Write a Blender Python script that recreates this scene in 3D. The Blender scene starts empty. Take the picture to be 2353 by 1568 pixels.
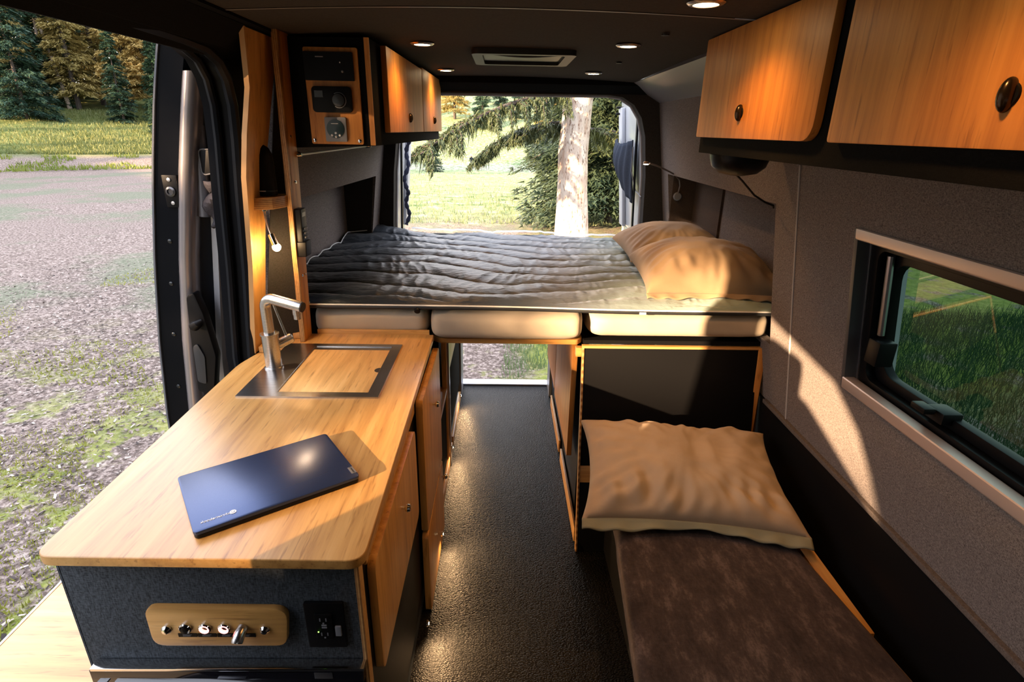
import bpy, bmesh, math, random
import numpy as np
from mathutils import Vector, Matrix, noise
random.seed(7)
rng = np.random.default_rng(11)
scene = bpy.context.scene
C = scene.collection
PI = math.pi
R = math.radians

# ------------------------------------------------------------------ camera
def make_camera():
    p, y, r = R(21.0), R(1.2), R(1.07)
    f = Vector((math.sin(y)*math.cos(p), math.cos(y)*math.cos(p), -math.sin(p)))
    r0 = Vector((math.cos(y), -math.sin(y), 0)); u0 = r0.cross(f)
    rt = r0*math.cos(r) + u0*math.sin(r); up = rt.cross(f)
    cd = bpy.data.cameras.new('camera'); cd.sensor_width = 36; cd.lens = 1270/2353*36
    cd.clip_start = .02; cd.clip_end = 1500
    co = bpy.data.objects.new('camera', cd); C.objects.link(co)
    m = Matrix((rt, up, -f)).transposed().to_4x4(); m.translation = Vector((0, 0, 1.65))
    co.matrix_world = m
    scene.camera = co
make_camera()

# ------------------------------------------------------------------ world, sun, exposure
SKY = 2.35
SUN = 17.0
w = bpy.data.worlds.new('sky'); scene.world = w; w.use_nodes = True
nt = w.node_tree; nt.nodes.clear()
bgn = nt.nodes.new('ShaderNodeBackground'); out = nt.nodes.new('ShaderNodeOutputWorld')
tc = nt.nodes.new('ShaderNodeTexCoord'); sp = nt.nodes.new('ShaderNodeSeparateXYZ')
rp = nt.nodes.new('ShaderNodeValToRGB')
rp.color_ramp.elements[0].position = 0.0; rp.color_ramp.elements[0].color = (1.0, .93, .86, 1)
rp.color_ramp.elements[1].position = .6; rp.color_ramp.elements[1].color = (.74, .79, .93, 1)
nt.links.new(tc.outputs['Generated'], sp.inputs[0]); nt.links.new(sp.outputs['Z'], rp.inputs[0])
nt.links.new(rp.outputs[0], bgn.inputs[0])
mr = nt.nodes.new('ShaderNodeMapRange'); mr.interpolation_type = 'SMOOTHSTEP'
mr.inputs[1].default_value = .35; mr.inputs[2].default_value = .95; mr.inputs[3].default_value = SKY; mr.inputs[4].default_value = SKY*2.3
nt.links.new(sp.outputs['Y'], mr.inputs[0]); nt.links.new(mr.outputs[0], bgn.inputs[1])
nt.links.new(bgn.outputs[0], out.inputs[0])
SUNDIR = Vector((1, .97, -.34)).normalized()
sl = bpy.data.lights.new('sun', 'SUN'); sl.energy = SUN; sl.color = (1.0, .66, .38); sl.angle = R(.7)
so = bpy.data.objects.new('sun', sl); C.objects.link(so)
so.rotation_euler = SUNDIR.to_track_quat('-Z', 'Y').to_euler(); so.location = (-30, -30, 14)
scene.view_settings.view_transform = 'Standard'
scene.view_settings.look = 'None'
scene.view_settings.exposure = 0.8
scene.view_settings.gamma = 1.0
scene.view_settings.use_curve_mapping = False

# ------------------------------------------------------------------ materials
MATS = {}
def nmat(name):
    m = bpy.data.materials.new(name); m.use_nodes = True
    b = m.node_tree.nodes['Principled BSDF']
    MATS[name] = m
    return m, m.node_tree, b
def N(t, typ, **k):
    n = t.nodes.new(typ)
    for a, v in k.items(): setattr(n, a, v)
    return n
def coords(t, scale=(1,1,1), kind='Object'):
    c = N(t, 'ShaderNodeTexCoord'); mp = N(t, 'ShaderNodeMapping')
    mp.inputs['Scale'].default_value = scale
    if kind == 'World':
        g = N(t, 'ShaderNodeNewGeometry'); t.links.new(g.outputs['Position'], mp.inputs[0])
    else: t.links.new(c.outputs[kind], mp.inputs[0])
    return mp.outputs[0]
def noise_n(t, vec, scale, detail=3, rough=.55):
    n = N(t, 'ShaderNodeTexNoise'); n.inputs['Scale'].default_value = scale
    n.inputs['Detail'].default_value = detail; n.inputs['Roughness'].default_value = rough
    t.links.new(vec, n.inputs['Vector']); return n.outputs['Fac']
def ramp(t, fac, stops):
    r = N(t, 'ShaderNodeValToRGB'); e = r.color_ramp.elements
    while len(e) < len(stops): e.new(.5)
    for el, (p, c) in zip(e, stops): el.position = p; el.color = (*c, 1)
    t.links.new(fac, r.inputs[0]); return r.outputs[0]
def mix(t, fac, a, b, mode='MIX'):
    m = N(t, 'ShaderNodeMix', data_type='RGBA', blend_type=mode)
    for s, v in ((m.inputs[0], fac), (m.inputs[6], a), (m.inputs[7], b)):
        if hasattr(v, 'is_output') or isinstance(v, bpy.types.NodeSocket): t.links.new(v, s)
        elif isinstance(v, (int, float)): s.default_value = v
        else: s.default_value = (*v, 1)
    return m.outputs[2]
def math_n(t, op, a, b=0.0):
    m = N(t, 'ShaderNodeMath', operation=op)
    for s, v in ((m.inputs[0], a), (m.inputs[1], b)):
        if isinstance(v, bpy.types.NodeSocket): t.links.new(v, s)
        else: s.default_value = v
    return m.outputs[0]
def bump(t, b, h, strength=.3, dist=.002):
    n = N(t, 'ShaderNodeBump'); n.inputs['Strength'].default_value = strength; n.inputs['Distance'].default_value = dist
    t.links.new(h, n.inputs['Height']); t.links.new(n.outputs[0], b.inputs['Normal'])
def plain(name, col, rough=.5, metal=0, spec=.5, emit=None, es=0, coat=0):
    m, t, b = nmat(name)
    b.inputs['Base Color'].default_value = (*col, 1); b.inputs['Roughness'].default_value = rough
    b.inputs['Metallic'].default_value = metal; b.inputs['Specular IOR Level'].default_value = spec
    b.inputs['Coat Weight'].default_value = coat
    if emit: b.inputs['Emission Color'].default_value = (*emit, 1); b.inputs['Emission Strength'].default_value = es
    return m
def bamboo(name, axis, tint=(1,1,1), rough=.34, coat=.45):
    m, t, b = nmat(name)
    s = [38, 38, 38]; s['xyz'.index(axis)] = 2.2
    v = coords(t, tuple(s)); n1 = noise_n(t, v, 1.0, 4, .6)
    s2 = [110, 110, 110]; s2['xyz'.index(axis)] = 9
    n2 = noise_n(t, coords(t, tuple(s2)), 1.0, 3, .6)
    c1 = ramp(t, n1, [(.25, (.46*tint[0], .215*tint[1], .055*tint[2])), (.55, (.68*tint[0], .36*tint[1], .105*tint[2])), (.8, (.80*tint[0], .47*tint[1], .165*tint[2]))])
    c2 = ramp(t, n2, [(.28, (.50, .40, .32)), (.42, (1, 1, 1)), (1, (1, 1, 1))])
    c = mix(t, .75, c1, c2, 'MULTIPLY')
    t.links.new(c, b.inputs['Base Color']); b.inputs['Roughness'].default_value = rough
    b.inputs['Coat Weight'].default_value = coat; b.inputs['Coat Roughness'].default_value = .32
    bump(t, b, n1, .06, .001)
    return m
def ply(name, axis='x'):
    m, t, b = nmat(name)
    wv = N(t, 'ShaderNodeTexWave', wave_type='BANDS', bands_direction=axis.upper()); wv.inputs['Scale'].default_value = 55
    wv.inputs['Distortion'].default_value = .3
    t.links.new(coords(t), wv.inputs['Vector'])
    n = noise_n(t, coords(t, (90, 90, 90)), 1, 2)
    c = mix(t, wv.outputs['Fac'], (.30, .13, .04), (.66, .38, .14))
    c = mix(t, .35, c, ramp(t, n, [(.3, (.45, .35, .25)), (.6, (1, 1, 1))]), 'MULTIPLY')
    t.links.new(c, b.inputs['Base Color']); b.inputs['Roughness'].default_value = .45
    return m
def linen(name, col, var=.35, rough=.95, sc=1.0, bstr=.35, spec=.06):
    m, t, b = nmat(name)
    va = coords(t, (170*sc, 170*sc, 900*sc)); vb = coords(t, (900*sc, 900*sc, 170*sc))
    a = noise_n(t, va, 1, 2); bb = noise_n(t, vb, 1, 2)
    h = math_n(t, 'ADD', a, bb); h = math_n(t, 'MULTIPLY', h, .5)
    lo = tuple(c*(1-var) for c in col); hi = tuple(min(1, c*(1+var)) for c in col)
    c = ramp(t, h, [(.36, lo), (.64, hi)])
    t.links.new(c, b.inputs['Base Color']); b.inputs['Roughness'].default_value = rough
    b.inputs['Sheen Weight'].default_value = .0; b.inputs['Specular IOR Level'].default_value = spec
    bump(t, b, h, bstr, .0012)
    return m
BX = bamboo('bamboo_grain_across', 'x'); BY = bamboo('bamboo_grain_along', 'y'); BZ = bamboo('bamboo_grain_upright', 'z', (1, .95, .88), .42, .1)
BYL = bamboo('bamboo_lit', 'y', (1.12, 1.2, 1.35), .4)  # same bamboo, lightened to paint the sink lid as lit
BZO = bamboo('bamboo_warm_upright', 'z', (.84, .66, .46), .5, .0)
PX = ply('bamboo_ply_edge_x', 'x'); PY = ply('bamboo_ply_edge_y', 'y'); PZ = ply('bamboo_ply_edge_z', 'z')
LIN = linen('grey_linen_wall', (.172, .148, .140), .6)
LIND = linen('dark_linen', (.042, .038, .035), .3)
CEIL = linen('ceiling_fabric', (.045, .037, .032), .15, .9, .7, .15)
CHAR = linen('charcoal_fabric', (.066, .076, .088), .55, .9, .6, .3)
BLK = plain('black_laminate', (.006, .006, .0065), .4, 0, .10)
BLKF = linen('black_fabric', (.008, .008, .0085), .3)
BPL = plain('black_plastic', (.006, .006, .007), .4, 0, .16)
RUB = plain('black_rubber', (.006, .008, .012), .35, 0, .18)
GPL = plain('grey_plastic', (.22, .23, .26), .45)
COVE = plain('grey_cove_plastic', (.17, .16, .17), .35)
VANP = plain('grey_van_paint', (.50, .52, .56), .3, 0, .6, coat=.4)
DARKP = plain('dark_van_paint', (.004, .005, .008), .3, 0, .10)
CHR = plain('polished_chrome', (.75, .74, .73), .12, 1)
ALU = plain('anodised_aluminium', (.55, .56, .60), .35, 1)
ALUP = plain('warm_aluminium', (.62, .52, .49), .42, .6)
WHT = plain('white_plastic', (.75, .76, .78), .4)
LAMPM = plain('lit_lamp', (1, .8, .5), .4, emit=(1, .74, .42), es=30)
BULB = plain('lit_bulb', (1, .8, .5), .4, emit=(1, .70, .35), es=160)
LED = plain('red_ring_light', (.5, .1, .1), .4, emit=(1, .25, .22), es=3)
LEDG = plain('green_pilot_light', (.2, .6, .1), .4, emit=(.3, 1, .1), es=3)
LCD = plain('lcd_screen', (.16, .19, .11), .3)
DGL = plain('dark_display', (.012, .03, .035), .15)
def steel():
    m, t, b = nmat('brushed_steel')
    n = noise_n(t, coords(t, (6, 400, 400)), 1, 2)
    t.links.new(ramp(t, n, [(.3, (.42, .40, .39)), (.7, (.62, .60, .58))]), b.inputs['Base Color'])
    b.inputs['Metallic'].default_value = 1; b.inputs['Roughness'].default_value = .27
    bump(t, b, n, .04, .0005); return m
STL = steel()
def cloth(name, col, rough=.85, sc=60, bs=.25, var=.08):
    m, t, b = nmat(name)
    n = noise_n(t, coords(t), sc, 5, .6)
    n2 = noise_n(t, coords(t, (1, 1, 1)), 7, 3, .5)
    t.links.new(ramp(t, n2, [(.3, tuple(c*(1-var) for c in col)), (.7, tuple(c*(1+var) for c in col))]), b.inputs['Base Color'])
    b.inputs['Roughness'].default_value = rough; b.inputs['Sheen Weight'].default_value = .1
    bump(t, b, n, bs, .002); return m
SHEET = cloth('khaki_sheet', (.43, .36, .27))
PILW = cloth('khaki_pillowcase', (.29, .20, .115)); PILB = cloth('khaki_pillowcase_lit', (.44, .325, .21), .85, 30, .45)  # same pillowcase twice: bench copy painted lighter for door light, bed copy darker
def velvet():
    m, t, b = nmat('brown_velvet')
    v = coords(t, (2.2, 1.0, 1.5)); n = noise_n(t, v, 7, 9, .78); n2 = noise_n(t, coords(t, (60, 200, 60)), 1, 3)
    f = mix(t, .4, ramp(t, n, [(.38, (.030, .021, .018)), (.52, (.060, .043, .037)), (.68, (.16, .12, .105))]), ramp(t, n2, [(.3, (.5, .5, .5)), (.7, (1, 1, 1))]), 'MULTIPLY')
    t.links.new(f, b.inputs['Base Color']); b.inputs['Roughness'].default_value = .8
    b.inputs['Sheen Weight'].default_value = .5; b.inputs['Sheen Roughness'].default_value = .4
    b.inputs['Sheen Tint'].default_value = (.6, .45, .4, 1); b.inputs['Specular IOR Level'].default_value = .15
    bump(t, b, n, .35, .006); return m
VEL = velvet()
def quiltm():
    m, t, b = nmat('fading_nylon_quilt')
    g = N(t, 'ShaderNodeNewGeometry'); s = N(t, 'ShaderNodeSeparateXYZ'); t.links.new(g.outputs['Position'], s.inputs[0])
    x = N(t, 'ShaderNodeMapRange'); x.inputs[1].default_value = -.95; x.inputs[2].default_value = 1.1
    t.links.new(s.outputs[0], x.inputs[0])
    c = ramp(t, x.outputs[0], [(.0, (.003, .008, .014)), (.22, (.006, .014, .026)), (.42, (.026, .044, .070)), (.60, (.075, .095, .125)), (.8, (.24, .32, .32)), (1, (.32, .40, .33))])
    t.links.new(c, b.inputs['Base Color']); b.inputs['Roughness'].default_value = .42
    b.inputs['Specular IOR Level'].default_value = .35; b.inputs['Sheen Weight'].default_value = .1
    n = noise_n(t, coords(t, (14, 45, 20)), 1, 4, .6); bump(t, b, n, .5, .012); return m
QLT = quiltm()
def woven_floor():
    m, t, b = nmat('woven_floor')
    v = coords(t, (1, 1, 1))
    vo = N(t, 'ShaderNodeTexVoronoi'); vo.inputs['Scale'].default_value = 1; t.links.new(coords(t, (150, 260, 1)), vo.inputs['Vector'])
    st = noise_n(t, coords(t, (220, 5, 1)), 1, 3)
    c = mix(t, .7, ramp(t, st, [(.3, (.006, .006, .0065)), (.7, (.020, .020, .021))]), ramp(t, vo.outputs['Distance'], [(.1, (1.4, 1.4, 1.4)), (.7, (.4, .4, .4))]), 'MULTIPLY')
    t.links.new(c, b.inputs['Base Color']); b.inputs['Roughness'].default_value = .38; b.inputs['Specular IOR Level'].default_value = .11
    h = math_n(t, 'SUBTRACT', 1.0, vo.outputs['Distance']); bump(t, b, h, .6, .003); return m
FLR = woven_floor()
def foliage(name, lo, hi, tr=.25):
    m, t, b = nmat(name)
    n = noise_n(t, coords(t, (1, 1, 1), 'World'), .8, 3); oi = N(t, 'ShaderNodeObjectInfo')
    f = math_n(t, 'ADD', math_n(t, 'MULTIPLY', oi.outputs['Random'], .5), math_n(t, 'MULTIPLY', n, .6))
    c = ramp(t, f, [(.2, lo), (.8, hi)])
    t.links.new(c, b.inputs['Base Color']); b.inputs['Roughness'].default_value = .6
    tl = N(t, 'ShaderNodeBsdfTranslucent'); t.links.new(c, tl.inputs[0]); ms = N(t, 'ShaderNodeMixShader'); ms.inputs[0].default_value = tr
    o = t.nodes['Material Output']; t.links.new(b.outputs[0], ms.inputs[1]); t.links.new(tl.outputs[0], ms.inputs[2]); t.links.new(ms.outputs[0], o.inputs[0])
    return m
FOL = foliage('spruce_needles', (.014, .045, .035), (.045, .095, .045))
FOLG = foliage('sunlit_needles', (.30, .26, .09), (.62, .47, .18), .4)  # spruce needles brightened, golden sunlight put into their colour
FOLN = foliage('near_spruce_needles', (.03, .06, .035), (.11, .13, .045))
def bark(name, a, bcol, c3, sc=(9, 9, 2.5)):
    m, t, b = nmat(name)
    n = noise_n(t, coords(t, sc), 1, 6, .7); n2 = noise_n(t, coords(t, (40, 40, 14)), 1, 3)
    c = ramp(t, n, [(.33, a), (.5, bcol), (.68, c3)])
    c = mix(t, 1.0, c, ramp(t, n2, [(.33, (.35, .25, .2)), (.45, (1, 1, 1))]), 'MULTIPLY')
    t.links.new(c, b.inputs['Base Color']); b.inputs['Roughness'].default_value = .9; bump(t, b, n, .8, .02); return m
BARK = bark('pale_flaking_bark', (.42, .26, .19), (.60, .48, .41), (.72, .66, .60))
BARKD = bark('dark_bark', (.03, .025, .022), (.06, .05, .045), (.11, .095, .085))
BARKP = bark('bleached_bark', (.22, .18, .15), (.42, .36, .31), (.55, .49, .44))
def groundm():
    m, t, b = nmat('meadow_and_gravel')
    v = coords(t, (1, 1, 1), 'World')
    s = N(t, 'ShaderNodeSeparateXYZ'); t.links.new(v, s.inputs[0]); X, Y = s.outputs[0], s.outputs[1]
    big = noise_n(t, v, .35, 5, .6); med = noise_n(t, v, 2.2, 5, .6); fine = noise_n(t, v, 26, 4, .7)
    grav = ramp(t, fine, [(.36, (.075, .055, .045)), (.5, (.19, .145, .125)), (.64, (.42, .345, .305))])
    grass = ramp(t, noise_n(t, v, 9, 4, .7), [(.3, (.11, .15, .025)), (.55, (.24, .27, .06)), (.75, (.40, .37, .12))])
    gdist = ramp(t, med, [(.34, (.08, .14, .045)), (.52, (.23, .29, .13)), (.68, (.42, .38, .28))])
    gleft = ramp(t, med, [(.3, (.05, .09, .025)), (.55, (.15, .18, .06)), (.75, (.26, .24, .10))])  # left grass darkened to paint its half shade
    lawn = ramp(t, noise_n(t, v, 5, 4), [(.3, (.03, .07, .03)), (.7, (.07, .11, .04))])
    # distance from the van along the left view and to the rear
    rad = N(t, 'ShaderNodeVectorMath', operation='LENGTH'); t.links.new(v, rad.inputs[0]); D = rad.outputs['Value']
    def band(val, a, c_): 
        r = N(t, 'ShaderNodeMapRange'); r.interpolation_type = 'SMOOTHSTEP'
        r.inputs[1].default_value = a; r.inputs[2].default_value = c_; t.links.new(val, r.inputs[0]); return r.outputs[0]
    patch = math_n(t, 'MULTIPLY', band(med, .50, .58), band(D, 9, 2.5))
    weak = math_n(t, 'MULTIPLY', math_n(t, 'MULTIPLY', band(big, .44, .56), band(D, 6, 10)), .6)
    weak = math_n(t, 'MULTIPLY', weak, band(D, 35, 33)); c = mix(t, patch, grav, grass); c = mix(t, weak, c, (.13, .165, .10))
    # rear meadow
    rearw = math_n(t, 'MULTIPLY', band(math_n(t, 'ADD', Y, math_n(t, 'MULTIPLY', med, 9)), 17, 21), band(math_n(t, 'ADD', X, math_n(t, 'MULTIPLY', Y, .45)), 0, 3))
    c = mix(t, rearw, c, gdist)
    nearr = math_n(t, 'MULTIPLY', math_n(t, 'MULTIPLY', band(X, .0, .5), band(Y, 4.0, 5.0)), band(Y, 14, 11))
    c = mix(t, math_n(t, 'MULTIPLY', nearr, band(med, .36, .5)), c, grass)
    # track across the meadow by the walker
    trk = math_n(t, 'MULTIPLY', math_n(t, 'MULTIPLY', band(Y, 66, 74), band(Y, 92, 84)), band(med, .42, .55))
    c = mix(t, math_n(t, 'MULTIPLY', trk, .6), c, (.50, .42, .40))
    # grass beyond the road on the left
    c = mix(t, math_n(t, 'MULTIPLY', band(D, 37.5, 39.5), band(math_n(t, 'ADD', X, math_n(t, 'MULTIPLY', Y, .45)), 0, -3)), c, gleft)
    c = mix(t, math_n(t, 'MULTIPLY', band(X, 1.4, 2.0), band(Y, 4, 3)), c, lawn)
    t.links.new(c, b.inputs['Base Color']); b.inputs['Roughness'].default_value = .95; b.inputs['Specular IOR Level'].default_value = .15
    bump(t, b, fine, .9, .03); return m
GRD = groundm()
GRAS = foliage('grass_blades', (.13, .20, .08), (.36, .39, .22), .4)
GRASL = foliage('roadside_blades', (.05, .10, .02), (.19, .20, .065), .3)  # blade colours darkened to stand in for half shade on the slope
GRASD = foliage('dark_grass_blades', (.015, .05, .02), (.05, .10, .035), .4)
MOSS = foliage('moss_tufts', (.12, .17, .02), (.33, .33, .06), .3)
CHIP = None
def chipm():
    m, t, b = nmat('bark_chips'); g = N(t, 'ShaderNodeNewGeometry')
    c = ramp(t, g.outputs['Random Per Island'], [(0, (.04, .03, .027)), (.4, (.12, .09, .078)), (.8, (.26, .20, .175)), (1, (.5, .44, .39))])
    t.links.new(c, b.inputs['Base Color']); b.inputs['Roughness'].default_value = .9; return m
CHIP = chipm()
def glassm():
    m, t, b = nmat('tinted_window_glass')
    tr = N(t, 'ShaderNodeBsdfTransparent'); tr.inputs[0].default_value = (.13, .20, .17, 1)
    gl = N(t, 'ShaderNodeBsdfGlossy'); gl.inputs['Roughness'].default_value = .02
    ms = N(t, 'ShaderNodeMixShader'); ms.inputs[0].default_value = .05; t.links.new(tr.outputs[0], ms.inputs[1]); t.links.new(gl.outputs[0], ms.inputs[2])
    t.links.new(ms.outputs[0], t.nodes['Material Output'].inputs[0]); return m
GLS = glassm()
LAPM = plain('navy_laptop_shell', (.035, .055, .13), .26, .6)
SKIN = plain('skin', (.55, .36, .27), .6); CLOTHK = plain('dark_clothes', (.02, .022, .03), .9); HAT = plain('pale_hat', (.7, .7, .68), .9)

# ------------------------------------------------------------------ geometry helper
class G:
    def __init__(s): s.v = []; s.f = []
    def add(s, v, f):
        o = len(s.v); s.v += [tuple(p) for p in v]; s.f += [tuple(i+o for i in q) for q in f]; return s
    def box(s, x0, x1, y0, y1, z0, z1):
        return s.add([(x0,y0,z0),(x1,y0,z0),(x1,y1,z0),(x0,y1,z0),(x0,y0,z1),(x1,y0,z1),(x1,y1,z1),(x0,y1,z1)],
                     [(0,3,2,1),(4,5,6,7),(0,1,5,4),(1,2,6,5),(2,3,7,6),(3,0,4,7)])
    def hexa(s, p):  # eight corners: bottom ring then top ring
        return s.add(p, [(0,3,2,1),(4,5,6,7),(0,1,5,4),(1,2,6,5),(2,3,7,6),(3,0,4,7)])
    def prism(s, poly, axis, a, b):
        """polygon in the two other axes, extruded along axis from a to b"""
        k = 'xyz'.index(axis); n = len(poly)
        def mk(p, t):
            q = list(p); q.insert(k, t); return tuple(q)
        v = [mk(p, a) for p in poly] + [mk(p, b) for p in poly]
        return s.add(v, [tuple(range(n))[::-1], tuple(range(n, 2*n))] + [(i, (i+1)%n, n+(i+1)%n, n+i) for i in range(n)])
    def cyl(s, p0, p1, r, r2=None, seg=20, caps=True):
        p0, p1 = Vector(p0), Vector(p1); r2 = r if r2 is None else r2
        return s.tube([p0, p1], [r, r2], seg, caps)
    def tube(s, path, r, seg=12, caps=True):
        P = [Vector(p) for p in path]; n = len(P)
        rr = r if isinstance(r, (list, tuple)) else [r]*n
        v = []; f = []; prev = None
        for i, p in enumerate(P):
            d = (P[min(i+1, n-1)] - P[max(i-1, 0)]).normalized()
            if prev is None:
                a = d.orthogonal().normalized()
            else:
                a = (prev - d*prev.dot(d)); a = a.normalized() if a.length > 1e-6 else d.orthogonal().normalized()
            prev = a; b = d.cross(a)
            for k in range(seg):
                an = 2*PI*k/seg; v.append(p + (a*math.cos(an) + b*math.sin(an))*rr[i])
        for i in range(n-1):
            for k in range(seg):
                f.append((i*seg+k, i*seg+(k+1)%seg, (i+1)*seg+(k+1)%seg, (i+1)*seg+k))
        if caps: f += [tuple(range(seg))[::-1], tuple((n-1)*seg+k for k in range(seg))]
        return s.add(v, f)
    def lathe(s, prof, o=(0,0,0), axis=(0,0,1), seg=28):
        """prof = [(radius, height)] around axis at o"""
        ax = Vector(axis).normalized(); a = ax.orthogonal().normalized(); b = ax.cross(a); o = Vector(o)
        v = []; n = len(prof)
        for r, h in prof:
            for k in range(seg):
                an = 2*PI*k/seg; v.append(o + ax*h + (a*math.cos(an)+b*math.sin(an))*max(r, 1e-5))
        f = [(i*seg+k, i*seg+(k+1)%seg, (i+1)*seg+(k+1)%seg, (i+1)*seg+k) for i in range(n-1) for k in range(seg)]
        f += [tuple(range(seg))[::-1], tuple((n-1)*seg+k for k in range(seg))]
        return s.add(v, f)
    def grid(s, fn, nu, nv, closed_u=False):
        v = [fn(i/(nu-(0 if closed_u else 1)), j/(nv-1)) for j in range(nv) for i in range(nu)]
        f = []
        for j in range(nv-1):
            for i in range(nu if closed_u else nu-1):
                i2 = (i+1) % nu; f.append((j*nu+i, j*nu+i2, (j+1)*nu+i2, (j+1)*nu+i))
        return s.add(v, f)
    def sphere(s, c, r, nu=20, nv=12):
        r = (r, r, r) if isinstance(r, (int, float)) else r
        return s.grid(lambda u, v: (c[0]+r[0]*math.sin(PI*v)*math.cos(2*PI*u), c[1]+r[1]*math.sin(PI*v)*math.sin(2*PI*u), c[2]-r[2]*math.cos(PI*v)), nu, nv, True)
    def rot(s, m, c):
        c = Vector(c); s.v = [tuple(m @ (Vector(p)-c) + c) for p in s.v]; return s

ORG = {}
def finish(name, me, mat, parent, origin, label=None, smooth=True, ang=35):
    o = bpy.data.objects.new(name, me); C.objects.link(o)
    if mat: me.materials.append(mat)
    if smooth and len(me.polygons) < 400000:
        me.polygons.foreach_set('use_smooth', [True]*len(me.polygons))
        me.set_sharp_from_angle(angle=R(ang))
    if parent is None: o.location = origin
    else: o.parent = parent
    ORG[o.name] = Vector(origin)
    if label: o['label'] = label
    return o
def obj(name, g, mat, parent=None, bev=0, seg=2, label=None, smooth=True, ang=35, subs=0, origin=None, weld=False):
    V = np.array(g.v, dtype=float)
    if origin is None:
        if parent is not None: origin = ORG[parent.name]
        else: origin = Vector(((V[:,0].min()+V[:,0].max())/2, (V[:,1].min()+V[:,1].max())/2, V[:,2].min()))
    V = V - np.array(origin)
    me = bpy.data.meshes.new(name); me.from_pydata(V.tolist(), [], g.f)
    bm = bmesh.new(); bm.from_mesh(me)
    if weld: bmesh.ops.remove_doubles(bm, verts=bm.verts, dist=1e-4)
    bmesh.ops.recalc_face_normals(bm, faces=bm.faces)
    if bev > 0:
        ed = [e for e in bm.edges if len(e.link_faces) == 2 and e.calc_face_angle(0) > R(40)]
        bmesh.ops.bevel(bm, geom=ed, offset=bev, segments=seg, profile=.6, affect='EDGES', clamp_overlap=True)
    bm.to_mesh(me); bm.free()
    o = finish(name, me, mat, parent, origin, label, smooth, ang)
    if subs:
        md = o.modifiers.new('subdivision', 'SUBSURF'); md.levels = subs; md.render_levels = subs
    return o
def thing(name, loc, label, cat, group=None):
    o = bpy.data.objects.new(name, None); C.objects.link(o); o.location = loc; o.empty_display_size = .05
    ORG[o.name] = Vector(loc); o['label'] = label; o['category'] = cat
    if group: o['group'] = group
    return o
def tag(o, label, cat, group=None, kind=None):
    o['label'] = label; o['category'] = cat
    if group: o['group'] = group
    if kind: o['kind'] = kind
    return o
def struct(name, g, mat, bev=0, parent=None, **k):
    o = obj(name, g, mat, parent, bev, **k)
    if parent is None: o['kind'] = 'structure'
    return o
def copy_tree(o, parent=None):
    c = o.copy(); C.objects.link(c); ORG[c.name] = ORG.get(o.name, Vector()).copy()
    if parent is not None: c.parent = parent
    for ch in o.children: copy_tree(ch, c)
    return c
def rrect(x0, x1, y0, y1, r, n=5):
    pts = []
    for cx, cy, a0 in ((x1-r, y0+r, -90), (x1-r, y1-r, 0), (x0+r, y1-r, 90), (x0+r, y0+r, 180)):
        for k in range(n+1):
            a = R(a0 + 90*k/n); pts.append((cx+r*math.cos(a), cy+r*math.sin(a)))
    return pts
def round_poly(pts, rad, n=5):
    out = []; m = len(pts)
    for i, p in enumerate(pts):
        r = rad[i] if isinstance(rad, (list, tuple)) else rad
        p = Vector(p); a = Vector(pts[i-1]); b = Vector(pts[(i+1)%m])
        if r <= 0: out.append(tuple(p)); continue
        pa = p + (a-p).normalized()*r; pb = p + (b-p).normalized()*r
        for k in range(n+1):
            t = k/n; q = pa*(1-t)**2 + p*2*t*(1-t) + pb*t*t; out.append(tuple(q))
    return out
def text_mesh(name, s, size, mat, parent, m4, depth=.0003):
    cu = bpy.data.curves.new(name, 'FONT'); cu.body = s; cu.size = size; cu.extrude = depth; cu.align_x = 'CENTER'; cu.align_y = 'CENTER'
    tmp = bpy.data.objects.new('tmp', cu); C.objects.link(tmp)
    dg = bpy.context.evaluated_depsgraph_get(); me = bpy.data.meshes.new_from_object(tmp.evaluated_get(dg))
    bpy.data.objects.remove(tmp); me.name = name
    me.transform(Matrix.Translation(-ORG[parent.name]) @ m4)
    return finish(name, me, mat, parent, ORG[parent.name], smooth=False)
def interp(x, tab):
    xs = [p[0] for p in tab]; ys = [p[1] for p in tab]
    return float(np.interp(x, xs, ys))
def XR(z): return 1.06 - max(0, z-.66)*.146
def XL(z, y=2.1): return -.855 + max(0, z-.91)*.13 + (.055*(y-2.1) if y > 2.1 else 0)

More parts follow.
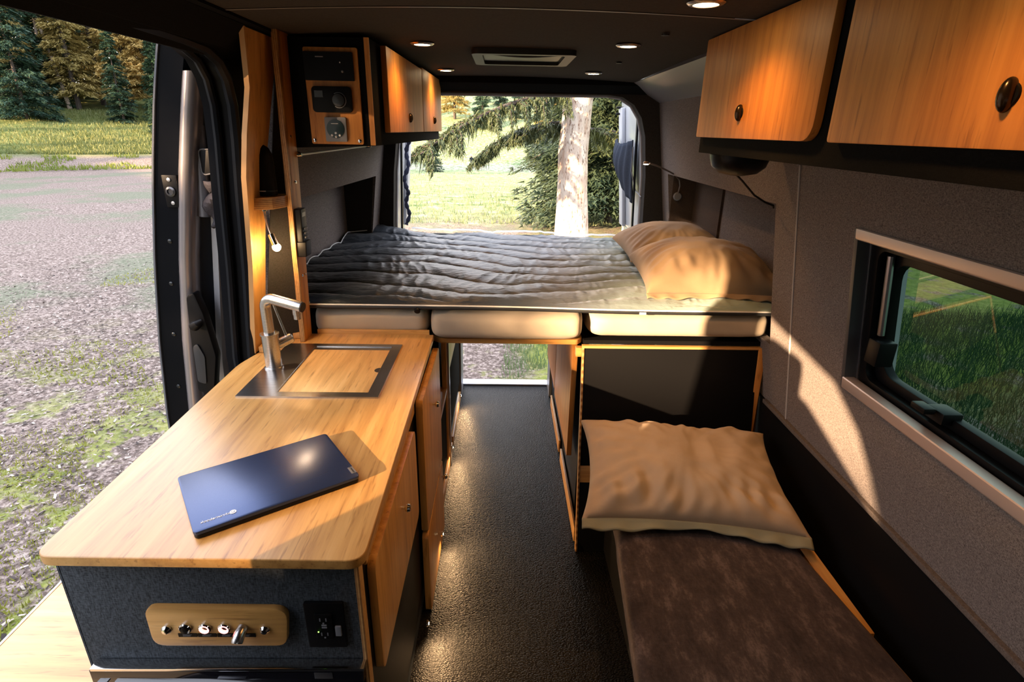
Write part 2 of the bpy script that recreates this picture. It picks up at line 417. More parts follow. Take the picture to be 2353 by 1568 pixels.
# ------------------------------------------------------------------ ground
def hgt(x, y):
    x = np.asarray(x, float); y = np.asarray(y, float)
    def ss(a, b, t): t = np.clip((t-a)/(b-a), 0, 1); return t*t*(3-2*t)
    r = np.hypot(x, y)
    zl = -.6 + (.5*ss(35.5, 38.5, r) + .17*np.clip(r-38.5, 0, 26))*ss(-1.75, -1.1, x/np.maximum(y, 1.0))
    zr = -.6 - .052*np.clip(y-20, 0, 55) + .0*y
    zr = zr + ss(84, 110, y)*0 + .20*np.clip(y-88, 0, 120)
    wgt = ss(-.52, -.36, x/np.maximum(y, 1.0))
    z = zl*(1-wgt) + zr*wgt
    front = ss(10, 2, y); z = z*(1-front) + (-.6)*front
    p = -(x*.718 + y*.696)
    z = z + (CREST+.6)*ss(11, 29, p)  # unseen ridge added up-sun to block the lower part of the beam
    return z
CREST = 7.98
def build_ground():
    xs = np.concatenate([np.linspace(-140, -12, 90), np.linspace(-11.5, 12, 95), np.linspace(13, 140, 80)])
    ys = np.concatenate([np.linspace(-90, -6, 50), np.linspace(-5.5, 16, 80), np.linspace(17, 60, 70), np.linspace(62, 220, 80)])
    X, Y = np.meshgrid(xs, ys); Z = hgt(X, Y)
    rr = np.hypot(X, Y)
    for i in range(X.shape[0]):
        for j in range(X.shape[1]):
            a = min(1, max(0, (rr[i, j]-12)/25)); 
            Z[i, j] += (.25*a)*noise.noise((X[i, j]*.12, Y[i, j]*.12, 0)) + .02*noise.noise((X[i, j]*1.3, Y[i, j]*1.3, 5))
    V = np.stack([X, Y, Z], -1).reshape(-1, 3); nx = len(xs); ny = len(ys)
    g = G(); g.v = V.tolist(); g.f = [(j*nx+i, j*nx+i+1, (j+1)*nx+i+1, (j+1)*nx+i) for j in range(ny-1) for i in range(nx-1)]
    struct('ground', g, GRD)
build_ground()

def tri_mesh(name, V, mat, parent=None, origin=(0,0,0), F=None, smooth=False):
    """V: (n,k,3) array of n polygons with k corners"""
    n, k, _ = V.shape; me = bpy.data.meshes.new(name)
    me.vertices.add(n*k); me.vertices.foreach_set('co', (V.reshape(-1, 3)-np.array(origin)).astype(np.float32).ravel())
    me.loops.add(n*k); me.loops.foreach_set('vertex_index', np.arange(n*k, dtype=np.int32))
    me.polygons.add(n); me.polygons.foreach_set('loop_start', np.arange(0, n*k, k, dtype=np.int32))
    me.polygons.foreach_set('loop_total', np.full(n, k, dtype=np.int32)); me.update()
    return finish(name, me, mat, parent, origin, smooth=False)

def blades(n, xf, hlo, hhi, w):
    """n leaning grass blades at positions xf(n) -> (n,2)"""
    P = xf(n); z = hgt(P[:,0], P[:,1]) - .01; n = len(P)
    a = rng.uniform(0, 2*PI, n); h = rng.uniform(hlo, hhi, n); ln = rng.uniform(0, .7, n)*h; b = rng.uniform(0, 2*PI, n)
    base = np.stack([P[:,0], P[:,1], z], 1); d = np.stack([np.cos(a), np.sin(a), 0*a], 1)*(w*rng.uniform(.6, 1.3, n))[:, None]
    tip = base + np.stack([np.cos(b)*ln, np.sin(b)*ln, h], 1)
    return np.stack([base-d, base+d, tip], 1)
def clumped(x0, x1, y0, y1, sc, thr):
    def f(n):
        P = np.stack([rng.uniform(x0, x1, n*3), rng.uniform(y0, y1, n*3)], 1)
        v = np.array([noise.noise((p[0]*sc, p[1]*sc, 3.3)) for p in P]); return P[v > thr][:n]
    return f
V = np.concatenate([blades(16000, clumped(-5.5, -1.35, 1.2, 4.6, 1.3, .02), .012, .05, .006), blades(5000, clumped(-9, -3, 4.6, 9, .7, .22), .015, .05, .009)])
tag(tri_mesh('moss_tufts', V, MOSS), 'yellow green low moss and weeds growing in the gravel outside the side door', 'moss', kind='stuff')
def chips(n):
    P = np.stack([rng.uniform(-7.5, -1.3, n), rng.uniform(1.0, 9.5, n)], 1)
    keep = rng.uniform(0, 1, n) < np.clip(1.3-P[:,1]/9, .15, 1); P = P[keep]; n = len(P)
    z = hgt(P[:,0], P[:,1]) + rng.uniform(.0, .012, n); a = rng.uniform(0, 2*PI, n)
    l = rng.uniform(.006, .022, n); wd = l*rng.uniform(.25, .6, n); tilt = rng.uniform(-.5, .5, n)
    u = np.stack([np.cos(a)*l, np.sin(a)*l, tilt*l], 1); v = np.stack([-np.sin(a)*wd, np.cos(a)*wd, rng.uniform(-.4, .4, n)*wd], 1)
    c = np.stack([P[:,0], P[:,1], z], 1)
    return np.stack([c-u-v*.6, c+u*.8-v, c+u+v*.7, c-u*.7+v], 1)
tag(tri_mesh('wood_chips', chips(42000), CHIP), 'pinkish brown bark chips and gravel scattered over the ground beside the side door', 'wood chips', kind='stuff')
def meadow(n):
    y = 14 + 70*rng.uniform(0, 1, n)**1.5; x = rng.uniform(-.45, .42, n)*y
    return np.stack([x, y], 1)
Vr = np.concatenate([blades(26000, meadow, .05, .18, .018)])
tag(tri_mesh('meadow_grass', Vr, GRAS), 'sunlit pale yellow green meadow grass seen through the open rear doors', 'grass', kind='stuff')
def leftm(n):
    r = 38.9 + 14*rng.uniform(0, 1, n)**1.3; a = rng.uniform(R(27), R(44), n); return np.stack([-np.sin(a)*r, np.cos(a)*r], 1)
Vl = blades(24000, leftm, .08, .26, .03)
tag(tri_mesh('roadside_grass', Vl, GRASL), 'green and yellow grass on the slope between the gravel road and the forest', 'grass', kind='stuff')
def bankp(n):
    r = rng.uniform(35.3, 38.5, n); a = rng.uniform(R(27), R(44), n); P = np.stack([-np.sin(a)*r, np.cos(a)*r], 1)
    v = np.array([noise.noise((p[0]*.9, p[1]*.9, 1.3)) for p in P]); return P[v > .08]
tag(tri_mesh('bank_weeds', blades(3500, bankp, .06, .22, .035), MOSS), 'small green weeds on the gravel bank along the far side of the road', 'weeds', kind='stuff')
Vw = np.concatenate([blades(52000, lambda n: np.stack([rng.uniform(1.5, 8, n), rng.uniform(.2, 7, n)], 1), .06, .3, .004)])
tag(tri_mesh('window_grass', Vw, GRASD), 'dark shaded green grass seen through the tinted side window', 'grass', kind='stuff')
Vu = blades(7000, clumped(.02, 1.8, 4.6, 9.0, 1.2, -.05), .04, .13, .006)
tag(tri_mesh('weeds_behind_bumper', Vu, GRAS), 'short green weeds on the dirt seen through the gap under the bed', 'weeds', kind='stuff')

# ------------------------------------------------------------------ trees
def conifer_arrays(H, Rb, nb, nspray, slen, swid, base=.06, droop=.25, seed=1, shaggy=.35):
    r = np.random.default_rng(seed); out = []; branches = []
    ts = base + (1-base)*(np.arange(nb)/nb)**1.05
    for t in ts:
        a = r.uniform(0, 2*PI); z = t*H; L = Rb*(1-t)**.8*r.uniform(.65, 1.12) + .12
        k = max(4, int(nspray*(.3 + L/Rb))); s = r.uniform(.08, 1, k)**.8
        x = np.cos(a)*L*s; y = np.sin(a)*L*s; zz = z - droop*L*s**1.5 + .12*L*s + r.normal(0, .03*L+.02, k)
        sid = r.normal(0, 1, k)*.22*L*(1.15-s); x += -np.sin(a)*sid; y += np.cos(a)*sid
        c = np.stack([x, y, zz], 1)
        an = a + r.normal(0, .8, k); l = slen*r.uniform(.5, 1.3, k)
        d = np.stack([np.cos(an)*l, np.sin(an)*l, -shaggy*l*r.uniform(.3, 2.0, k)], 1)
        wv = np.stack([-np.sin(an), np.cos(an), r.normal(0, .5, k)], 1)*(swid*r.uniform(.6, 1.3, k))[:, None]
        out.append(np.stack([c-wv, c+wv, c+d], 1))
        branches.append((a, z, L))
    return np.concatenate(out), branches
def trunk_g(H, r0, lean=0, seed=0):
    g = G(); rr = random.Random(seed); path = []; rad = []
    for i in range(9):
        t = i/8; path.append((lean*t*H + .02*rr.uniform(-1, 1), .02*rr.uniform(-1, 1), t*H)); rad.append(r0*(1-.93*t))
    return g.tube(path, rad, 12)
def conifer(name, loc, label, cat, H, Rb, nb, ns, sl, sw, mat, group=None, seed=1, base=.06, r0=None, dens=.25, bmat=None):
    t = thing(name, loc, label, cat, group)
    ORG[t.name] = Vector((0, 0, 0))
    V, br = conifer_arrays(H, Rb, nb, ns, sl, sw, base, dens, seed)
    tri_mesh('foliage', V, mat, t, (0, 0, 0))
    tg = trunk_g(H*.98, r0 or H*.012, 0, seed)
    rr = random.Random(seed)
    for a, z, L in br[::max(1, len(br)//60)]:
        tg.tube([(0, 0, z), (math.cos(a)*L*.5, math.sin(a)*L*.5, z-.05*L), (math.cos(a)*L*.95, math.sin(a)*L*.95, z-.25*L)], [.02+.008*L, .015+.004*L, .006], 5, False)
    obj('trunk', tg, bmat or BARKD, t)
    return t
protos = [conifer('spruce_tree', (-30.2, 38.2, float(hgt(-30.2, 38.2))), 'tall dark green spruce at the left picture edge beyond the road', 'tree', 10, 2.0, 230, 95, .24, .042, FOL, 'spruces at the front edge of the forest', 3, .015),
          conifer('spruce_tree', (-20.6, 40.5, float(hgt(-20.6, 40.5))), 'narrow tall spruce with a pointed crown against the bright patch of sky', 'tree', 12, 1.7, 260, 85, .24, .040, FOL, 'spruces at the front edge of the forest', 4, .015)]
gold = conifer('sunlit_spruce', (-31, 52, float(hgt(-31, 52))), 'golden sunlit tall conifer in the back of the forest seen through the side door', 'tree', 18, 2.3, 260, 90, .30, .055, FOLG, 'golden sunlit conifers at the back of the forest', 5)
def place(src, x, y, sc, label, group, rz=None):
    c = copy_tree(src); c.location = (x, y, float(hgt(x, y))-.1); c.rotation_euler = (0, 0, random.uniform(0, 6.28) if rz is None else rz)
    c.scale = (sc, sc, sc*random.uniform(.92, 1.12)); c['label'] = label
    if group: c['group'] = group
    return c
front = [(-34.4, 36.8, .72, 0, 'broad low spruce cut by the left picture edge, beside the meadow'),
         (-25.9, 41.0, .60, 1, 'dark spruce standing behind the gap between the left edge spruces'),
         (-24.2, 42.6, .58, 0, 'bushy dark spruce in the middle of the forest edge seen through the side door'),
         (-22.3, 38.2, .22, 0, 'small young spruce standing alone on the grass in front of the forest'),
         (-18.7, 41.5, .78, 0, 'dark spruce just left of the open sliding door, low branches on the grass'),
         (-17.0, 43.5, .95, 1, 'dark spruce partly hidden behind the edge of the open sliding door')]
for x, y, s_, k, lb in front: place(protos[k], x, y, s_, lb, 'spruces at the front edge of the forest')
i = 0
for ring, (r0_, n_) in enumerate(((50, 2), (54, 14), (61, 14))):
    for k in range(n_):
        a = R(22 + 25*(k+.5+random.uniform(-.3, .3))/n_); r_ = r0_ + random.uniform(-2, 2)
        x, y = -math.sin(a)*r_, math.cos(a)*r_
        if abs(a - R(26.5)) < R(1.0): continue
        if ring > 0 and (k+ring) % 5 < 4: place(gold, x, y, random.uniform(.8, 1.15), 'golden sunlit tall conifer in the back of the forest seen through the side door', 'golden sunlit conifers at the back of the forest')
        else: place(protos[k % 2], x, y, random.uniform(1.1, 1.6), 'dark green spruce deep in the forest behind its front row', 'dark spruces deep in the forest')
for k, (x, y, h, ln, lb) in enumerate(((-33.3, 44.4, 13, .10, 'bleached bare dead trunk leaning across the forest near the left edge'), (-31.5, 44.0, 12, -.13, 'second bleached bare trunk rising right of the leaning dead one'), (-21.6, 46.5, 14, -.05, 'thin pale bare trunk against the bright sky gap'))):
    g = trunk_g(h, .15, ln, k)
    for q in range(26):
        zz = h*(.15+.8*q/26); a_ = q*2.4; l_ = random.uniform(.3, .9)
        g.tube([(ln*zz, 0, zz), (ln*zz+math.cos(a_)*l_, math.sin(a_)*l_, zz-.2*l_)], [.02, .006], 4, False)
    o = obj('bare_trunk', g, BARKP, origin=(0, 0, 0)); o.location = (x, y, float(hgt(x, y))-.1); tag(o, lb, 'tree')
# unseen trees added up-sun on the rise, to shade the foot of the forest
for k in range(9):
    q = -66 + k*4.2 + random.uniform(-1, 1); p = 31 + random.uniform(-2, 2); x = -p*.718 + q*.696; y = -p*.696 - q*.718
    place(protos[k % 2], x, y, random.uniform(.3, .5), 'unseen spruce added on the rise to shade the forest foot', 'unseen spruces added to shade the forest')
t_ = place(protos[1], -9.2, -6.0, .72, 'unseen slim spruce added left of the van to shade the bed', None)
t_.scale = (.85, .85, .88); t_.location.y = -6.28  # added unseen tree, its crown keeps sun off quilt and mattress
# big trunk behind the van and the boughs it carries
def big_tree():
    bx, by = 1.10, 9.0; z0 = -.65
    t = thing('big_spruce', (bx, by, z0), 'thick pale barked tree trunk standing just behind the open rear doors', 'tree')
    g = G(); path = []; rad = []
    for i in range(26):
        z = i*.28; path.append((bx + .02*math.sin(i*.7), by, z0+z)); rad.append(.255 - .004*i + .12*math.exp(-z*2.2))
    g.tube(path, rad, 30)
    g.v = [tuple(Vector(p) + Vector((p[0]-bx, p[1]-by, 0))*(.10*noise.noise((p[0]*6, p[1]*6, p[2]*2.5)))) for p in g.v]
    obj('trunk', g, BARK, t)
    boughs = [((bx, by, 2.15), (-.6, -.6, -.10), 2.9, .05), ((bx, by, 2.55), (-1, -.25, .05), 3.2, .045), ((bx, by, 1.75), (-1, .3, -.18), 1.6, .035), ((bx, by, 2.4), (1, -.2, .0), 2.4, .04), ((bx, by, 1.65), (1, .4, -.1), 1.9, .035), ((bx, by, 3.0), (-.75, -.5, -.05), 3.4, .045)]
    r = np.random.default_rng(5)
    for k, (o0, d, L, rad0) in enumerate(boughs):
        d = Vector(d).normalized(); o0 = Vector(o0); pts = []
        for i in range(10):
            s = i/9; pts.append(o0 + d*L*s + Vector((.05*math.sin(s*5+k), 0, .10*math.sin(s*3.1) - .16*L*s*s)))
        bg = G(); bg.tube(pts, [rad0*(1-.8*i/9) for i in range(10)], 8)
        perp = Vector((-d.y, d.x, 0)).normalized(); tv = []
        for j in range(46):
            s = r.uniform(.12, 1); i0 = min(8, int(s*9)); p = pts[i0].lerp(pts[i0+1], s*9-i0); sg = 1 if j % 2 else -1
            tl = r.uniform(.25, .7)*(1.15-s*.5)*min(1, L/2.4); tw = [p, p + perp*sg*tl*.5 + d*tl*.3 + Vector((0, 0, -.05)), p + perp*sg*tl*.85 + d*tl*.6 + Vector((0, 0, -.12-.25*tl))]
            bg.tube(tw, [.009, .006, .003], 5, False)
            m = 170; ss = r.uniform(0, 1, m)[:, None]; A = np.array(tw[0]); M_ = np.array(tw[1]); B = np.array(tw[2]); c = np.where(ss < .5, A + (M_-A)*ss*2, M_ + (B-M_)*(ss*2-1)) + r.normal(0, .014, (m, 3))
            an = r.uniform(0, 2*PI, m); l = r.uniform(.05, .12, m)
            dd = np.stack([np.cos(an)*l*.6, np.sin(an)*l*.6, -l*r.uniform(.1, 1.2, m)], 1); ww = np.stack([-np.sin(an), np.cos(an), 0*an], 1)*.010
            tv.append(np.stack([c-ww, c+ww, c+dd], 1))
        m = int(900*L/3); ss = r.uniform(.15, 1, m); idx = np.minimum(8, (ss*9).astype(int)); PP = np.array([list(p) for p in pts]); c = PP[idx] + (PP[idx+1]-PP[idx])*(ss*9-idx)[:, None] + r.normal(0, .03, (m, 3))
        an = r.uniform(0, 2*PI, m); l = r.uniform(.07, .20, m); dd = np.stack([np.cos(an)*l*.7, np.sin(an)*l*.7, -l*r.uniform(.1, 1.6, m)], 1); ww = np.stack([-np.sin(an), np.cos(an), 0*an], 1)*.012
        tv.append(np.stack([c-ww, c+ww, c+dd], 1))
        br = obj('bough', bg, BARKD, t)
        nm = tri_mesh('needles', np.concatenate(tv), FOLN, br, ORG[t.name])
big_tree()
# bushy spruces behind the trunk
nb1 = conifer('bushy_spruce', (2.75, 14.5, -.65), 'bushy spruce with drooping boughs right of the big trunk behind the van', 'tree', 9, 2.4, 420, 300, .17, .024, FOLN, None, 21, .05)
nb2 = conifer('bushy_spruce', (6.9, 20, -.7), 'second bushy spruce farther right, mostly behind the open right rear door', 'tree', 10, 3.0, 240, 160, .24, .035, FOLN, None, 22, .04)
nb3 = conifer('bushy_spruce', (2.6, 21, -.75), 'bushy spruce directly behind the big trunk, its left boughs over the meadow', 'tree', 11, 2.2, 240, 150, .22, .03, FOLN, None, 23, .10)
nb2.rotation_euler.z = 1; nb3.rotation_euler.z = 2
rear = [(-31, 110), (-24, 118), (-17, 108), (-10, 122), (-4, 114), (3, 124), (9, 112), (16, 120), (24, 112), (31, 122), (39, 114), (-38, 118), (-13, 135), (-1, 140), (12, 138), (26, 140)]
for k, (x, y) in enumerate(rear):
    place(gold if k % 3 == 0 else protos[k % 2], x, y, random.uniform(1.0, 1.5), 'distant conifer on the hillside far beyond the rear meadow', 'conifers on the far hillside')
place(protos[0], -7.2, 60, .55, 'lone young spruce on the meadow behind the overhanging bough', None)

# walker far away on the meadow
def walker():
    x, y = -4.2, 77.0; z = float(hgt(x, y))
    g = G()
    me = bpy.data.meshes.new('body')
    P = [(0,0,.95),(0,0,1.2),(0,0,1.42),(0,0,1.52),(0,0,1.66),(.11,0,.9),(.14,.08,.5),(.14,.05,.08),(.14,-.08,.03),(-.11,0,.9),(-.13,-.1,.5),(-.14,-.02,.08),(-.14,-.16,.03),(.2,0,1.4),(.27,.02,1.12),(.26,-.12,.92),(-.2,0,1.4),(-.27,.0,1.12),(-.26,-.12,.92)]
    E_ = [(0,1),(1,2),(2,3),(3,4),(0,5),(5,6),(6,7),(7,8),(0,9),(9,10),(10,11),(11,12),(2,13),(13,14),(14,15),(2,16),(16,17),(17,18)]
    rad = [.16,.15,.17,.06,.11,.10,.07,.05,.05,.10,.07,.05,.05,.07,.05,.04,.07,.05,.04]
    me.from_pydata(P, E_, []); 
    o = bpy.data.objects.new('person', me); C.objects.link(o)
    md = o.modifiers.new('skin', 'SKIN'); me.skin_vertices.new() if not me.skin_vertices else None
    for v, r_ in zip(me.skin_vertices[0].data, rad): v.radius = (r_, r_*.8)
    me.skin_vertices[0].data[0].use_root = True
    s2 = o.modifiers.new('sub', 'SUBSURF'); s2.levels = 2; s2.render_levels = 2
    me.materials.append(CLOTHK); o.location = (x, y, z); ORG[o.name] = Vector((x, y, z))
    tag(o, 'person in dark clothes walking away across the sunlit meadow far behind the van', 'person')
    h = G().sphere((x, y, z+1.66), (.105, .12, .14)); obj('head', h, SKIN, o)
    h = G().lathe([(.20, 0), (.20, .015), (.125, .03), (.115, .12), (.05, .15)], (x, y, z+1.71)); obj('hat', h, HAT, o, label='pale brimmed hat')
walker()

# ------------------------------------------------------------------ van shell
ZC = 1.935
g = G().box(-1.02, 1.10, -1.2, 3.46, -.06, 0); struct('floor', g, FLR)
g = G().box(-.28, .35, 3.44, 3.52, -.055, .012); struct('trim_1', g, ALU, .004)
def ceiling():
    g = G()
    def zc(x, y): return ZC - .02*(x/.75)**2 - max(0, y-2.6)*.02
    for (y0, y1) in ((-1.2, 1.598), (1.604, 3.46)):
        g.grid(lambda u, v: (-.72+1.44*u, y0+(y1-y0)*v, zc(-.72+1.44*u, y0+(y1-y0)*v)), 17, 9)
        g.grid(lambda u, v: (-.72+1.44*u, y0+(y1-y0)*v, zc(0, 0)+.05), 3, 3)
    struct('ceiling', g, CEIL, smooth=True)
    s = G().grid(lambda u, v: (-.72+1.44*u, 1.596+.011*v, zc(-.72+1.44*u, 1.6)-.0015), 17, 2); struct('trim_2', s, plain('seam_edge', (.16, .14, .12), .5))
    r = G().box(-1.05, 1.05, -1.3, 3.52, 2.02, 2.06); struct('roof', r, VANP)
ceiling()
# cove panels between ceiling and walls
g = G().add([(.72, -1.2, 1.916), (.72, 3.45, 1.90), (.90, 3.45, 1.80), (.90, -1.2, 1.80), (.74, -1.2, 1.95), (.74, 3.45, 1.95), (.95, 3.45, 1.82), (.95, -1.2, 1.82)], [(0,1,2,3),(4,7,6,5),(0,3,7,4),(1,5,6,2),(0,4,5,1),(3,2,6,7)])
struct('trim_3', g, COVE)
g = G().add([(-.72, -1.2, 1.916), (-.72, 3.45, 1.90), (-.80, 3.45, 1.82), (-.80, -1.2, 1.82), (-.74, -1.2, 1.95), (-.74, 3.45, 1.95), (-.9, 3.45, 1.84), (-.9, -1.2, 1.84)], [(0,1,2,3),(4,7,6,5),(0,3,7,4),(1,5,6,2),(0,4,5,1),(3,2,6,7)])
struct('trim_4', g, BLKF)
# right wall with a bed recess and the window hole
WY0, WY1, WZ0, WZ1 = .30, 1.475, .955, 1.415
RY0, RY1, RZ0, RZ1 = 1.95, 3.30, .90, 1.423
def wall_patch(g, xf, y0, y1, z0, z1, th, n=6):
    ys = [y0, y1]
    zs = [z0+(z1-z0)*i/n for i in range(n+1)]
    for a, b in zip(zs[:-1], zs[1:]):
        g.hexa([(xf(a, y0), y0, a), (xf(a, y1), y1, a), (xf(a, y1)+th, y1, a), (xf(a, y0)+th, y0, a), (xf(b, y0), y0, b), (xf(b, y1), y1, b), (xf(b, y1)+th, y1, b), (xf(b, y0)+th, y0, b)])
def right_wall():
    g = G(); xf = lambda z, y: XR(z)
    def patch(y0, y1, z0, z1): 
        # inner skin, outer skin
        wall_patch(g, xf, y0, y1, z0, z1, .035, max(1, int((z1-z0)/.1)))
    ysplit = [-1.2, WY0, WY1, RY0, RY1, 3.46]; 
    for a, b in ((-1.2, WY0), (WY1, RY0), (RY1, 3.46)): patch(a, b, .66, 1.86)
    patch(WY0, WY1, .66, WZ0); patch(WY0, WY1, WZ1, 1.86); patch(RY0, RY1, .66, RZ0); patch(RY0, RY1, RZ1, 1.86)
    struct('wall_right', g, LIN, ang=20)
    o = G()
    for y0, y1, z0, z1 in ((-1.2, WY0-.3, -.4, 1.98), (WY1+.12, 3.5, -.4, 1.98), (WY0-.3, WY1+.12, -.4, WZ0-.25), (WY0-.3, WY1+.12, WZ1+.08, 1.98)):
        wall_patch(o, lambda z, y: XR(z)+.22, y0, y1, z0, z1, .02, 6)
    struct('wall_right_outer', o, VANP)
    k = G().box(1.052, 1.08, -1.2, 3.44, .0, .655); struct('baseboard_right', k, BLK, .003)
    k = G().box(1.045, 1.075, -1.2, 1.96, .648, .664); struct('trim_5', k, linen('belt_edge', (.12, .10, .09)), .003)
    # recess
    rc = G()
    rc.box(1.13, 1.15, RY0-.03, RY1+.02, RZ0-.1, RZ1+.08)
    rc.hexa([(XR(RZ0)+.02, RY0-.03, RZ0-.1), (1.15, RY0-.03, RZ0-.1), (1.15, RY0, RZ0-.1), (XR(RZ0)+.02, RY0, RZ0-.1), (XR(1.47)+.02, RY0-.03, RZ1+.05), (1.15, RY0-.03, RZ1+.05), (1.15, RY0, RZ1+.05), (XR(1.47)+.02, RY0, RZ1+.05)])
    rc.box(.99, 1.14, RY0, RY1, RZ1, RZ1+.02)
    struct('recess_right', rc, LIN)
    rc = G().box(.985, 1.135, RY1-.004, RY1+.01, RZ0-.1, RZ1); rc.box(1.118, 1.13, 2.88, RY1, RZ0-.1, RZ1)
    struct('recess_right_panel', rc, linen('brown_recess_fabric', (.085, .062, .050)))
    # panel joint
    j = G(); zs = [.66+.9*i/6 for i in range(7)]
    j.tube([(XR(z)-.001, 1.795, z) for z in zs], .0035, 8); struct('trim_6', j, plain('joint_strip', (.45, .42, .41), .5))
right_wall()

# left wall: rear part with recess, and the frame of the side door
LZ0, LZ1, LY0, LY1 = .90, 1.385, 2.05, 3.30
def left_wall():
    g = G(); xf = lambda z, y: XL(z, y)-.035
    for y0, y1, z0, z1 in ((1.97, LY0, .6, 1.86), (LY1, 3.46, .0, 1.86), (LY0, LY1, LZ1, 1.86), (LY0, LY1, .0, LZ0)):
        wall_patch(g, xf, y0, y1, z0, z1, .035, 6)
    struct('wall_left', g, LIN, ang=20)
    rc = G(); rc.hexa([(-1.0, LY0, .8), (-.985, LY0, .8), (-.915, LY1, .8), (-.93, LY1, .8), (-1.0, LY0, 1.42), (-.985, LY0, 1.42), (-.915, LY1, 1.42), (-.93, LY1, 1.42)])
    rc.hexa([(-.99, LY0, LZ1), (XL(LZ1, LY0)-.03, LY0, LZ1), (XL(LZ1, LY1)-.03, LY1, LZ1), (-.92, LY1, LZ1), (-.99, LY0, LZ1+.02), (XL(LZ1, LY0)-.03, LY0, LZ1+.02), (XL(LZ1, LY1)-.03, LY1, LZ1+.02), (-.92, LY1, LZ1+.02)])
    rc.box(-1.0, -.86, LY0-.03, LY0, .8, 1.44)
    struct('recess_left', rc, LIN)
    rc = G().hexa([(-.99, LY1-.005, .8), (XL(.8, 3.3)-.015, LY1-.002, .8), (XL(.8, 3.3)-.015, LY1+.01, .8), (-.99, LY1+.01, .8), (-.99, LY1-.005, LZ1+.01), (XL(LZ1, 3.3)-.015, LY1-.002, LZ1+.01), (XL(LZ1, 3.3)-.015, LY1+.01, LZ1+.01), (-.99, LY1+.01, LZ1+.01)]); struct('recess_left_panel', rc, LIND)
    o = G(); wall_patch(o, lambda z, y: -1.12+.13*max(0, z-.6), 1.98, 3.5, -.4, 1.98, .02, 6)
    struct('wall_left_outer', o, VANP)
left_wall()
# side door opening: header, rear post, front post, all one painted frame, with a rubber seal
def opening_xz(z): return -.862 + .07*max(0, z-.9)
OUT = [(1.79, -.02), (1.79, .5), (1.785, .9), (1.80, 1.2), (1.80, 1.45), (1.805, 1.6), (1.80, 1.70), (1.775, 1.77), (1.73, 1.815), (1.66, 1.838), (1.55, 1.845), (1.3, 1.85), (1.0, 1.852), (.6, 1.852), (.5, 1.84), (.42, 1.80), (.37, 1.72), (.34, 1.6), (.33, 1.4), (.33, .5), (.33, -.02)]
def side_frame():
    g = G(); n = len(OUT)
    inner = [(opening_xz(z), y, z) for y, z in OUT]
    def outset(y, z): 
        cy, cz = 1.07, .95; return (cy + (y-cy)*1.13, min(1.99, cz + (z-cz)*1.15) if z > 0 else z)
    o_in = [(opening_xz(min(z, 1.9))+.012, *outset(y, z)) for y, z in OUT]
    o_out = [(p[0]-.06, p[1], p[2]) for p in o_in]; inner2 = [(p[0]-.09, p[1], p[2]) for p in inner]
    v = inner + o_in + inner2 + o_out; f = []
    for i in range(n-1):
        f += [(i, i+1, n+i+1, n+i), (i, 2*n+i, 2*n+i+1, i+1), (2*n+i, 3*n+i, 3*n+i+1, 2*n+i+1), (n+i, n+i+1, 3*n+i+1, 3*n+i)]
    g.add(v, f); struct('trim_7', g, DARKP)
    s = G(); s.tube([(opening_xz(z)-.0, y-.004, z) for y, z in OUT], .016, 8); struct('trim_8', s, RUB)
    s = G(); s.tube([(opening_xz(z)-.05, y-.014, z) for y, z in OUT], .012, 8); struct('trim_9', s, RUB)
    # header fabric above the door and the front part of the left side
    h = G(); h.hexa([(-.80, -1.2, 1.90), (-.70, -1.2, 1.91), (-.70, 1.98, 1.91), (-.80, 1.98, 1.90), (-.80, -1.2, 2.02), (-.70, -1.2, 2.02), (-.70, 1.98, 2.02), (-.80, 1.98, 2.02)])
    h.hexa([(-.84, -.2, 1.852), (-.775, -.2, 1.846), (-.775, 1.9, 1.846), (-.84, 1.9, 1.852), (-.84, -.2, 1.93), (-.70, -.2, 1.93), (-.70, 1.98, 1.93), (-.84, 1.98, 1.93)])
    h.box(-1.0, -.84, -1.3, 3.5, 1.97, 2.03)
    struct('trim_10', h, BLKF)
side_frame()
# front part of the left wall: pillar between side door and cab door, cab door with slanted window
def cab():
    g = G(); X0, X1 = -.93, -.88
    def quad(p): g.prism(p, 'x', X0, X1)
    quad([(.17, -.5), (.34, -.5), (.34, 2.0), (.17, 2.0)])
    quad([(-1.35, -.5), (.17, -.5), (.17, 1.47), (-.205, 1.45), (-.59, 1.32), (-.74, 1.26), (-1.35, 1.24)])           # door below the window
    quad([(.17, 1.675), (.17, 2.0), (-1.35, 2.0), (-1.35, 1.24), (-.74, 1.26), (-.69, 1.32), (-.60, 1.43), (-.52, 1.515), (-.37, 1.605), (.06, 1.66)])
    struct('wall_left_front', g, DARKP)
    r = G(); wall_patch(r, lambda z, y: XR(z), -1.35, -1.2, -.2, 1.98, .05, 4); struct('wall_right_front', r, DARKP)
    f = G(); f.box(-.93, 1.1, -1.75, -1.70, -.5, .95); f.box(-.93, 1.1, -1.75, -1.0, 1.85, 2.02); f.box(-.93, -.86, -1.75, -1.2, .9, 1.95); f.box(1.0, 1.1, -1.75, -1.2, -.5, 1.98); f.box(-.86, 1.0, -1.72, -1.70, 1.12, 1.86)  # last panel added over the windshield to cut light from behind
    struct('wall_front', f, DARKP)
cab()
